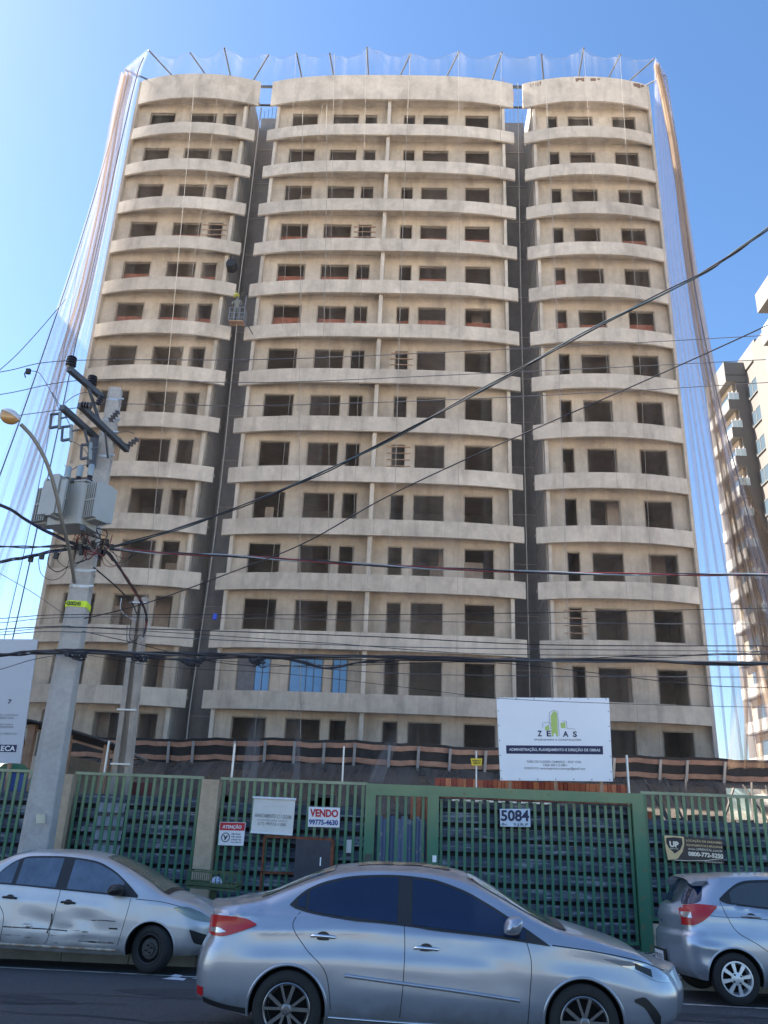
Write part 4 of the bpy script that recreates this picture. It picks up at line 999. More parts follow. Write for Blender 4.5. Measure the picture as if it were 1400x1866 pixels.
for i, x in enumerate((-.28, .03, .32)):
    m = MB(); Mb = Rt @ Matrix.Translation((x, -.1, .45)); m.lathe([(.05, 0), (.075, .02), (.05, .05), (.08, .08), (.05, .12), (.07, .15), (.04, .18)], 12, Mb); bu = m.build('bushing', porc, Tr, smooth=True)
    m = MB(); m.lathe([(.065, .18), (.07, .2), (.07, .40), (.05, .43), (0, .44)], 12, Mb); m.build('arrester', mat('blue_grey_porcelain', (.22, .30, .36), .35), bu, smooth=True)
m = MB()
for x, y in ((-.48, -.3), (-.2, -.38), (.1, -.38), (.42, -.32), (.49, 0)): m.box(x-.03, x+.03, y-.03, y+.03, .40, .49, Rt)
m.box(.50, .58, -.36, -.26, -.62, -.50, Rt); m.build('clamps', dgalv, Tr)
m = MB(); m.beam((PX, PY-.1, tc_.z+.2), (tc_.x+.1, tc_.y+.2, tc_.z+.2), .12); m.beam((PX, PY-.1, tc_.z-.3), (tc_.x+.1, tc_.y+.2, tc_.z-.3), .12); m.build('hanger', galv, Tr)

# ================================================================== street light
lt = at(133, 1060, PY-.3)
LY = PY-2.2
pts = [at(136, 1062, PY-.28), at(126, 1000, PY-.8), at(113, 950, PY-1.25), at(104, 905, PY-1.5), at(86, 845, PY-1.8), at(62, 800, PY-2.0), at(38, 773, PY-2.15)]
Lm = thing('street_light', pts[0], 'street light on a long curved arm reaching left from the pole', 'street lamp')
m = MB(); m.tube(crom(pts, 6), .032, 10); m.build('arm', mat('arm_steel', (.17, .165, .15), .5, .4, var=.15), Lm, smooth=True)
hp = at(19, 758, PY-2.25); dirv = (hp-pts[-1]).normalized()
Mh = Matrix.Translation(hp) @ Vector((-.8, -.3, .35)).to_track_quat('X', 'Z').to_matrix().to_4x4()
def ell(rx, ry, rz, z0, z1, nm, mm):
    m = MB(); R_, C_ = 8, 20
    for i in range(R_+1):
        a = z0+(z1-z0)*i/R_
        for j in range(C_): b = 2*pi*j/C_; m.v.append(tuple(Mh @ Vector((rx*cos(a)*cos(b), ry*cos(a)*sin(b), rz*sin(a)))))
    for i in range(R_):
        for j in range(C_): k = (j+1) % C_; m.f.append((i*C_+j, i*C_+k, (i+1)*C_+k, (i+1)*C_+j)); m.mi.append(0)
    return m.build(nm, mm, Lm, smooth=True, ang=60)
ell(.165, .12, .11, 0, pi/2-.01, 'housing', mat('lamp_shell', (.55, .56, .58), .35, .3)); ell(.158, .113, .15, 0, -pi/2+.01, 'diffuser', mat('amber_glass', (.34, .20, .07), .25, coat=.6))

# ================================================================== slim second pole behind the fence
P2 = thing('slim_pole', (-5.85, 17.2, 0), 'slim H-section concrete pole standing behind the fence', 'utility pole')
p0_, p1_ = at(232, 1412, 17.2), at(259, 1090, 17.2)
m = MB(); bx_, tx = p0_.x-.02, p1_.x; zt = p1_.z
def hs(z, f):
    s = 1-.45*f; cx_ = bx_*(1-f)+tx*f; return cx_, .20*s, .15*s
(c0, w0, d0_), (c1, w1, d1_) = hs(0, 0), hs(zt, 1)
for sx in (-1, 1):
    a = Vector((c0+sx*w0*.75, 17.2, 0)); b = Vector((c1+sx*w1*.75, 17.2, zt)); m.beam(a, b, .10, .24, up=(0, 1, 0))
m.beam((c0, 17.24, 0), (c1, 17.24, zt), .30, .08, up=(0, 1, 0)); m.build('shaft', mat('pole2_concrete', (.33, .29, .25), .9, var=.2, scale=3, bump=.4), P2)
m = MB()
for z in (zt*.98, zt*.62, zt*.45): m.box(c1-.2+(c0-c1)*(1-z/zt), c1+.2+(c0-c1)*(1-z/zt), 17.02, 17.06, z-.03, z)
m.build('clamp', galv, P2)

# ================================================================== wires
wblack = mat('cable_black', (.012, .013, .02), .5); wgrey = mat('cable_grey', (.08, .085, .10), .6)
def wire(name, pix, r, m_, label, group=None, cat='cable', sub=8):
    P = crom([at(*p) for p in pix], sub); m = MB(); m.tube(P, r, 6); o = m.build(name, m_, smooth=True, ang=80); return tag(o, label, cat, group)
GW = 'bare overhead wires along the street'
wire('overhead_wire', [(-200, 707, 13.4), (0, 678, 13.5), (127, 657, 13.6), (480, 655, 14), (850, 640, 14.4), (1150, 625, 14.8), (1400, 611, 15), (1600, 600, 15)], .008, wgrey, 'topmost bare wire resting on the front insulator of the pole', GW)
wire('overhead_wire', [(-200, 745, 13.9), (0, 719, 14), (165, 692, 14.1), (480, 697, 14.4), (850, 682, 14.8), (1150, 668, 15), (1400, 655, 15.2), (1600, 645, 15.2)], .008, wgrey, 'second bare wire down from the pole top', GW)
wire('overhead_wire', [(-200, 795, 14.2), (0, 762, 14.3), (150, 742, 14.4), (215, 736, 14.5), (480, 739, 14.7), (850, 727, 15), (1150, 712, 15.2), (1400, 697, 15.4), (1600, 688, 15.4)], .008, wgrey, 'third bare wire down from the pole top', GW)
def strands(name, pix, n, rr, spread, tw, mats, label, cat='cable', wob=.0):
    P = crom([at(*p) for p in pix], 10); t = thing(name, P[0], label, cat)
    for k in range(n):
        Q = []
        for i, p in enumerate(P):
            a = tw*i+2*pi*k/n; s = spread*(1+wob*sin(i*.31+k*2.3)); Q.append(p+Vector((0, cos(a)*s, sin(a)*s)))
        m = MB(); m.tube(Q, rr, 5); m.build('strand', mats[k % len(mats)], t, smooth=True, ang=80)
    return t
strands('service_cable', [(190, 1000, 14.2), (280, 977, 13.9), (400, 937, 13.5), (560, 873, 13), (700, 806, 12.4), (900, 699, 11.6), (1100, 590, 10.8), (1265, 507, 10.2), (1330, 466, 9.9), (1400, 415, 9.6), (1500, 335, 9.2)], 3, .012, .020, .22, [wblack, mat('cable_teal', (.03, .06, .08), .5)], 'thick black cable climbing from the pole to the upper right', wob=.6)
wire('drop_wire', [(150, 1128, 14.2), (270, 1098, 13.8), (440, 1036, 13.2), (560, 987, 12.8), (700, 908, 12.3), (860, 832, 11.8), (960, 788, 11.5), (1200, 683, 10.8), (1400, 592, 10.3), (1500, 540, 10)], .010, wblack, 'thin black wire climbing to the right below the thick cable')
cred = mat('cable_red', (.16, .02, .025), .5); cgr = mat('cable_pale', (.22, .27, .32), .5)
strands('twisted_cable', [(200, 1000, 14.1), (300, 1008, 14), (420, 1013, 14), (560, 1022, 14), (700, 1031, 14), (850, 1038, 14.1), (1050, 1045, 14.2), (1250, 1047, 14.3), (1400, 1047, 14.4), (1550, 1045, 14.4)], 3, .013, .018, .33, [cred, cgr, wblack], 'red grey and black twisted cable running right from the pole')
strands('twisted_cable', [(-150, 870, 13), (0, 920, 13.4), (60, 955, 13.6), (120, 985, 13.9), (160, 1000, 14)], 3, .014, .020, .3, [wblack, mat('cable_blue', (.03, .04, .12), .5)], 'dark blue twisted cable coming in above left of the pole')
strands('twisted_cable', [(-150, 995, 13.8), (0, 996, 13.9), (60, 997, 14), (120, 995, 14), (165, 1000, 14)], 2, .013, .016, .3, [wblack], 'black twisted cable coming in level from the left')
strands('twisted_cable', [(-150, 1055, 13.4), (0, 1024, 13.6), (50, 1015, 13.7), (105, 1003, 13.9), (160, 998, 14)], 3, .014, .020, .3, [wblack, MATS['cable_blue']], 'black and blue twisted cable rising from the lower left')
for i, (x, y) in enumerate(((57, 1016), (77, 1011), (103, 1010))):
    c = at(x, y, 13.75); m = MB(); m.box(c.x-.035, c.x+.035, c.y-.03, c.y+.03, c.z-.08, c.z+.03); tag(m.build('cable_clamp', black), 'small black clamp on the lower left twisted cable, %s from the left' % ords[i], 'clamp', 'clamps on the twisted cable')
strands('drop_bundle', [(190, 1002, 14.1), (208, 1020, 14.2), (225, 1045, 14.5), (245, 1075, 15.2), (262, 1105, 16.2), (268, 1130, 17), (262, 1160, 17.05)], 4, .015, .022, .25, [wblack, wblack, cred], 'thick dark cable bundle dropping from the pole to the slim pole', wob=.5)
wire('drop_wire', [(166, 1030, 14.2), (190, 1050, 14.6), (215, 1072, 15.4), (240, 1098, 16.4), (250, 1120, 17)], .014, wblack, 'single dark wire dropping from the pole to the slim pole')
# tangled loops by the pole
rnd = random.Random(5)
TL = thing('wire_tangle', at(170, 990, 14), 'tangle of loose dark wires wrapped round the concrete pole', 'cable')
loops = [[(150, 965), (140, 990), (165, 1010), (195, 1000), (205, 975)], [(120, 995), (105, 1020), (130, 1035), (160, 1010)], [(70, 1018), (75, 1045), (95, 1057), (118, 1045), (128, 1010)], [(90, 1010), (88, 1030), (105, 1042), (125, 1032)], [(185, 1005), (190, 1028), (210, 1032), (225, 1012), (215, 1000)], [(195, 1000), (205, 1022), (230, 1022), (245, 1002)], [(175, 965), (185, 985), (178, 1000), (200, 1010)], [(182, 960), (182, 975), (172, 985), (150, 1000)], [(130, 970), (150, 985), (175, 1000), (190, 1008)], [(160, 955), (150, 970), (165, 990), (190, 985)], [(195, 990), (215, 1020), (205, 1030), (185, 1010)], [(146, 960), (150, 980), (160, 1000)], [(170, 955), (160, 980), (175, 1005)], [(200, 1003), (225, 1018), (250, 1008)]]
for k in range(12):
    x = rnd.uniform(140, 190); y = rnd.uniform(960, 1005); loops.append([(x, y), (x+rnd.uniform(-20, 20), y+rnd.uniform(5, 22)), (x+rnd.uniform(-30, 30), y+rnd.uniform(-5, 25)), (x+rnd.uniform(-20, 25), y+rnd.uniform(-10, 15))])
for k, l in enumerate(loops):
    Yk = 13.95+.1*sin(k); m = MB(); m.tube(crom([at(a, b, Yk+.05*sin(i*2.0)) for i, (a, b) in enumerate(l)], 7), .006 if k % 3 else .010, 5); m.build('loop', wblack if k % 4 else cred, TL, smooth=True, ang=80)
m = MB()
for k in range(10): c = at(rnd.uniform(145, 205), rnd.uniform(985, 1008), 13.9); m.box(c.x-.03, c.x+.03, c.y-.03, c.y+.03, c.z-.05, c.z+.05)
m.build('connectors', black, TL)
T3 = thing('wire_tangle', at(255, 1150, 17), 'small tangle of wires round the top of the slim pole', 'cable')
for k, l in enumerate([[(222, 1090), (220, 1110), (235, 1125), (250, 1130)], [(240, 1130), (236, 1160), (245, 1168), (256, 1155)], [(232, 1140), (233, 1170), (250, 1165)], [(268, 1130), (272, 1145), (262, 1160), (250, 1175)], [(256, 1100), (263, 1120), (258, 1150)], [(250, 1090), (262, 1108), (266, 1135)], [(265, 1150), (255, 1165), (258, 1190)], [(246, 1210), (243, 1225), (248, 1250), (240, 1280)]]):
    m = MB(); m.tube(crom([at(a, b, 16.95+.04*k) for a, b in l], 7), .008, 5); m.build('loop', wblack if k % 3 else galv, T3, smooth=True, ang=80)
# lines at mid height
GL_ = 'thin phone lines crossing low over the street'
low = [([(-150, 1133), (0, 1127), (118, 1120), (400, 1120), (700, 1120), (1000, 1116), (1400, 1108), (1550, 1105)], .007), ([(-150, 1142), (0, 1135), (120, 1125), (400, 1126), (700, 1131), (1050, 1136), (1400, 1137), (1550, 1137)], .006), ([(-150, 1162), (0, 1147), (118, 1141), (150, 1143), (400, 1150), (700, 1161), (1000, 1175), (1400, 1177), (1550, 1177)], .009), ([(-150, 1168), (0, 1157), (120, 1151), (400, 1166), (700, 1178), (1000, 1183), (1400, 1187), (1550, 1188)], .008), ([(-150, 1160), (0, 1152), (120, 1143), (300, 1152), (600, 1172), (900, 1192), (1400, 1193), (1550, 1192)], .006), ([(140, 1190), (420, 1205), (700, 1226), (1000, 1232), (1400, 1234), (1550, 1234)], .007), ([(140, 1190), (300, 1215), (520, 1228), (760, 1255), (905, 1272), (1120, 1282), (1400, 1289), (1550, 1290)], .005), ([(-150, 1120), (0, 1045), (60, 1080), (118, 1120)], .006), ([(150, 1150), (230, 1168), (420, 1210), (640, 1212), (905, 1208), (1250, 1246), (1400, 1253), (1550, 1258)], .007), ([(0, 1220), (60, 1202), (120, 1192)], .007)]
for i, (l, r) in enumerate(low):
    if i == 7: l = [(-150, 960), (0, 1045), (60, 1080), (118, 1120)]
    if i == 9: l = [(-150, 1262)]+l
    Y_ = 13.95 if i != 6 else 14.6
    wire('phone_line', [(a, b, Y_+.03*i) for a, b in l], r, wgrey if i % 2 else wblack, 'thin dark phone line crossing low over the street, %s of the set from the top' % ords[i], GL_)
def bundle(pix, n, r, sp, label, seed):
    rn = random.Random(seed); P = crom([at(*p) for p in pix], 14); t = thing('cable_bundle', P[0], label, 'cable')
    for k in range(n):
        ph, fr, am = rn.uniform(0, 6), rn.uniform(.12, .4), sp*rn.uniform(.4, 1.3); off = rn.uniform(-sp, sp)
        Q = [p+Vector((0, .4*am*cos(fr*i+ph), off*.6+am*.55*sin(fr*i+ph))) for i, p in enumerate(P)]
        m = MB(); m.tube(Q, r*rn.uniform(.6, 1.3), 5); m.build('strand', wblack if k % 4 else wgrey, t, smooth=True, ang=80)
    return t
bundle([(-150, 1197, 13.8), (0, 1193, 13.85), (70, 1189, 13.9), (140, 1187, 13.95), (300, 1192, 14), (420, 1194, 14), (600, 1197, 14), (900, 1202, 14), (1200, 1207, 14.1), (1400, 1210, 14.2), (1550, 1212, 14.2)], 7, .014, .045, 'thick black bundle of phone cables sagging along the whole street', 3)
bundle([(900, 1203, 14), (1100, 1200, 14.05), (1250, 1196, 14.1), (1400, 1190, 14.2), (1550, 1184, 14.2)], 3, .009, .05, 'three thin cables parting upward from the thick bundle at the right', 8)
bundle([(200, 1194, 14), (330, 1203, 14), (400, 1200, 14), (520, 1201, 14), (600, 1217, 14), (660, 1207, 14), (720, 1204, 14)], 4, .009, .04, 'loose cable loops hanging below the thick bundle near the middle', 9)
for i, (x, y, w_) in enumerate(((350, 1203, .22), (470, 1205, .16), (255, 1199, .14), (140, 1192, .2))):
    c = at(x, y, 13.9); rn = random.Random(i); m = MB()
    for k in range(14): a = Vector((rn.uniform(-w_, w_), rn.uniform(-.05, .05), rn.uniform(-.05, .06))); b = Vector((rn.uniform(-w_, w_), rn.uniform(-.05, .05), rn.uniform(-.09, .08))); m.tube(crom([c+a, c+(a+b)/2+Vector((0, -.04, -.05)), c+b], 4), rn.uniform(.008, .02), 5)
    tag(m.build('splice', wblack, smooth=True, ang=80), ['dark knot of cable splices before the left gap of the tower', 'dark knot of cable splices beside the blue film window', 'dark knot of cable splices by the slim pole', 'dark knot of cable splices on the concrete pole'][i], 'cable', 'knots of cable splices on the bundle')
c = at(392, 1124, 13.9); m = MB(); m.box(c.x-.03, c.x+.03, c.y-.03, c.y+.03, c.z-.05, c.z+.05); tag(m.build('line_spacer', mat('spacer_blue', (.02, .06, .45), .5)), 'tiny bright blue spacer clipped on a phone line', 'clamp')
# jumpers at the pole top
for k, (l, lab) in enumerate((([(58, 676), (72, 680), (88, 705), (104, 735), (108, 750)], 'thin jumper wire curving from the top wire to the left fuse'), ([(95, 715), (110, 740), (128, 775)], 'thin jumper wire from the second wire to the lower fuse'), ([(118, 735), (135, 722), (155, 715), (170, 718)], 'thin jumper wire looping over the left crossarm'), ([(212, 790), (230, 786), (245, 790)], 'short jumper wire at the right crossarm end'), ([(130, 803), (155, 820), (168, 850)], 'thin jumper wire from the fuse to the transformer'), ([(118, 848), (130, 856), (142, 850), (165, 846)], 'thin jumper linking the transformer bushings'))):
    wire('jumper_wire', [(a, b, PY-.9+.1*k) for a, b in l], .007, wgrey, lab, 'jumper wires at the pole top')
wire('guy_wire', [(-150, 790, 30), (0, 674, 32), (60, 615, 34), (120, 545, 36)], .02, wgrey, 'thin stay line rising into the left side net')
m = MB(); c = at(52, 676, 13.4); m.box(c.x-.04, c.x+.04, c.y-.03, c.y+.03, c.z-.06, c.z+.04); m.tube(crom([c, c+Vector((-.06, 0, -.05)), c+Vector((-.03, 0, -.14))], 4), .012, 5); tag(m.build('line_connector', wblack), 'small dark connector clipped to the topmost wire at the left', 'clamp')

# ================================================================== neighbouring block on the right
NB = thing('neighbour_block', (34, 70, 0), 'finished grey and cream apartment block with glass balconies at the right edge', 'building')
ngrey = mat('nb_grey', (.13, .12, .112), .85, var=.05, scale=.4); ncream = mat('nb_cream', (.38, .31, .23), .8, var=.05); nwhite = mat('nb_white', (.42, .40, .375), .7); nlight = mat('nb_light_grey', (.14, .135, .13), .85)
gl = mat('balcony_glass', (.50, .62, .64), .1, spec=.8); dkg = mat('dark_window', (.07, .10, .13), .08, spec=.8)
XA, YA, PT_ = 29.7, 70.0, 2.955
def ngl(m, nm, mm): return m.build(nm, mm, NB)
m = MB(); m.box(XA+.95, XA+2.2, YA+.02, YA+5.0, -.3, 43.2); m.box(31.7, 42, 67.3, 80, -.3, 44.0); ngl(m, 'core', ngrey)
m = MB(); m.box(XA+.9, 31.95, YA, YA+.4, -.3, 42.95); m.box(31.65, 42, 67.26, 67.6, -.3, 44.2); ngl(m, 'front_wall', ngrey)
m = MB(); m.box(XA-.02, 31.9, YA-.04, YA+5.1, 43.0, 45.15); m.box(31.6, 42.1, 67.2, 80, 44.2, 46.0); ngl(m, 'parapet', nlight)
m = MB(); m.box(XA+.7, XA+.92, YA+.5, YA+5, -.3, 43); ngl(m, 'side_wall', ncream)
m = MB(); m.box(XA-.06, 31.9, YA-.09, YA-.042, 43.7, 43.8); m.box(31.5, 42, 67.14, 67.198, 44.7, 44.8); ngl(m, 'cornice', mat('nb_line', (.10, .09, .085), .8))
for k in range(14):
    zt = 43.0-k*PT_; z0 = zt-PT_     # opening from z0+1.1 to zt
    bal = MB(); bal.box(XA, XA+.92, YA, YA+5.0, z0, z0+.14); b_ = bal.build('balcony', nlight, NB)
    m = MB(); m.box(XA, XA+.9, YA-.02, YA+.1, z0+.14, z0+1.05); m.build('balcony_side', ngrey, b_)
    m = MB(); m.box(XA-.02, XA+.08, YA+.1, YA+5.0, z0+.14, z0+1.05); m.build('balcony_front', nwhite, b_)
    m = MB(); m.box(XA+.1, XA+.95, YA-.01, YA+.01, z0+1.06, z0+1.72); m.build('balcony_glass', gl, b_)
    m = MB()
    for x in (XA+.06, XA+.5, XA+.97): m.box(x, x+.05, YA-.03, YA-.012, z0+1.05, z0+1.78)
    m.box(XA+.05, XA+1.02, YA-.034, YA+.02, z0+1.74, z0+1.80); m.build('balcony_rail', white, b_)
    m = MB(); m.box(XA+.68, XA+.70, YA+.8, YA+3.8, z0+.15, z0+2.4); m.build('balcony_door', dkg, b_)
    # recessed window strip on the step
    m = MB(); m.box(31.60, 31.66, 67.7, 69.7, z0+.9, z0+2.3); w_ = m.build('window', dkg, NB)
    m = MB()
    for z in (.86, 2.3): m.box(31.57, 31.60, 67.62, 69.78, z0+z, z0+z+.08)
    for y in (67.62, 68.7, 69.7): m.box(31.57, 31.60, y, y+.08, z0+.94, z0+2.3)
    m.build('window_frame', nlight, w_)
    # nearer balcony stack
    XC, YC = 29.7, 54.0
    bal = MB(); bal.box(XC, XC+3, YC, YC+7.6, z0+1.6, z0+1.75); b_ = bal.build('balcony', nlight, NB)
    m = MB(); m.box(XC, XC+3, YC-.02, YC+.1, z0+1.75, z0+2.7); m.box(XC-.02, XC+.1, YC+.1, YC+7.6, z0+1.75, z0+2.7); m.build('balcony_front', nwhite if k == 0 else nlight, b_)
    m = MB(); m.box(XC+.03, XC+.05, YC+.1, YC+7.5, z0+2.7, z0+3.3); m.build('balcony_glass', gl, b_)
m = MB(); m.box(XA+1.6, 42, 55, 67.2, -.3, 45.2); ngl(m, 'near_wall', ngrey)
m = MB(); m.box(XA-.05, 42, 53.8, 61.65, 45.0, 46.9); ngl(m, 'near_parapet', nlight)
# ================================================================== cars
def paint(name, col, rough=.28, dirt=None):
    m, N, L, b = newmat(name)
    b.inputs['Metallic'].default_value = .6; b.inputs['Roughness'].default_value = rough+.03
    b.inputs['Coat Weight'].default_value = .7; b.inputs['Coat Roughness'].default_value = .07
    tc = N.new('ShaderNodeTexCoord'); nz = N.new('ShaderNodeTexNoise'); nz.inputs['Scale'].default_value = 2.5; nz.inputs['Detail'].default_value = 5
    L.new(tc.outputs['Object'], nz.inputs['Vector'])
    cr = N.new('ShaderNodeValToRGB'); e = cr.color_ramp.elements; e[0].position = .3; e[0].color = tuple(v*.9 for v in col)+(1,); e[1].position = .7; e[1].color = (*col, 1)
    L.new(nz.outputs['Fac'], cr.inputs['Fac']); out = cr.outputs[0]
    # road dirt low on the body
    sx = N.new('ShaderNodeSeparateXYZ'); L.new(tc.outputs['Object'], sx.inputs[0])
    n2 = N.new('ShaderNodeTexNoise'); n2.inputs['Scale'].default_value = 7; n2.inputs['Detail'].default_value = 8; L.new(tc.outputs['Object'], n2.inputs['Vector'])
    ad = N.new('ShaderNodeMath'); ad.operation = 'MULTIPLY_ADD'; ad.inputs[1].default_value = -.35; L.new(n2.outputs['Fac'], ad.inputs[0]); L.new(sx.outputs['Z'], ad.inputs[2])
    mr = N.new('ShaderNodeMapRange'); mr.inputs['From Min'].default_value = .22; mr.inputs['From Max'].default_value = .0; mr.inputs['To Max'].default_value = .6
    L.new(ad.outputs[0], mr.inputs['Value'])
    mx = N.new('ShaderNodeMix'); mx.data_type = 'RGBA'; L.new(mr.outputs[0], mx.inputs['Factor']); L.new(out, mx.inputs[6]); mx.inputs[7].default_value = (.16, .13, .10, 1); out = mx.outputs[2]
    if dirt:   # rust and scrapes on the bashed doors
        x0, x1, z0, z1 = dirt
        mp = N.new('ShaderNodeMapping'); mp.inputs['Scale'].default_value = (1.1, 1, 5.5); L.new(tc.outputs['Object'], mp.inputs['Vector'])
        n3 = N.new('ShaderNodeTexNoise'); n3.inputs['Scale'].default_value = 2.6; n3.inputs['Detail'].default_value = 9; n3.inputs['Roughness'].default_value = .7; L.new(mp.outputs[0], n3.inputs['Vector'])
        def win(sock, a, b_, f):
            r1 = N.new('ShaderNodeMapRange'); r1.inputs['From Min'].default_value = a; r1.inputs['From Max'].default_value = a+f; L.new(sock, r1.inputs['Value'])
            r2 = N.new('ShaderNodeMapRange'); r2.inputs['From Min'].default_value = b_; r2.inputs['From Max'].default_value = b_-f; L.new(sock, r2.inputs['Value'])
            mm = N.new('ShaderNodeMath'); mm.operation = 'MULTIPLY'; L.new(r1.outputs[0], mm.inputs[0]); L.new(r2.outputs[0], mm.inputs[1]); return mm.outputs[0]
        wx = win(sx.outputs['X'], x0, x1, .12); wz = win(sx.outputs['Z'], z0, z1, .07)
        mm = N.new('ShaderNodeMath'); mm.operation = 'MULTIPLY'; L.new(wx, mm.inputs[0]); L.new(wz, mm.inputs[1])
        r3 = N.new('ShaderNodeMapRange'); r3.inputs['From Min'].default_value = .575; r3.inputs['From Max'].default_value = .64; L.new(n3.outputs['Fac'], r3.inputs['Value'])
        m3 = N.new('ShaderNodeMath'); m3.operation = 'MULTIPLY'; L.new(mm.outputs[0], m3.inputs[0]); L.new(r3.outputs[0], m3.inputs[1])
        mx2 = N.new('ShaderNodeMix'); mx2.data_type = 'RGBA'; L.new(m3.outputs[0], mx2.inputs['Factor']); L.new(out, mx2.inputs[6]); mx2.inputs[7].default_value = (.05, .03, .02, 1); out = mx2.outputs[2]
    L.new(out, b.inputs['Base Color']); return m
cglass = mat('tinted_glass', (.003, .012, .045), .03, spec=.6)
cglass2 = mat('clear_dark_glass', (.05, .06, .065), .03, spec=.9, coat=1.0)
trim = mat('black_trim', (.015, .015, .016), .45); chrome = mat('chrome', (.75, .76, .78), .12, 1.0)
alloy = mat('alloy', (.20, .205, .22), .3, .85); hub = mat('hubcap', (.62, .63, .65), .35, .5); steel = mat('black_steel', (.03, .03, .032), .6, .3)
def lamp_red():
    m, N, L, b = newmat('red_lens'); setc(b, (.40, .004, .008)); b.inputs['Roughness'].default_value = .3; b.inputs['Coat Weight'].default_value = .25; MATS['red_lens'] = m; return m
redl = lamp_red(); clearl = mat('clear_lens', (.40, .42, .44), .1, .6, coat=1.0); olive = mat('dull_lens', (.22, .23, .20), .2, .5, coat=.8)
tyre = mat('tyre', (.014, .014, .015), .8, var=.3, scale=14)
well = mat('wheel_well', (.006, .006, .006), .95)

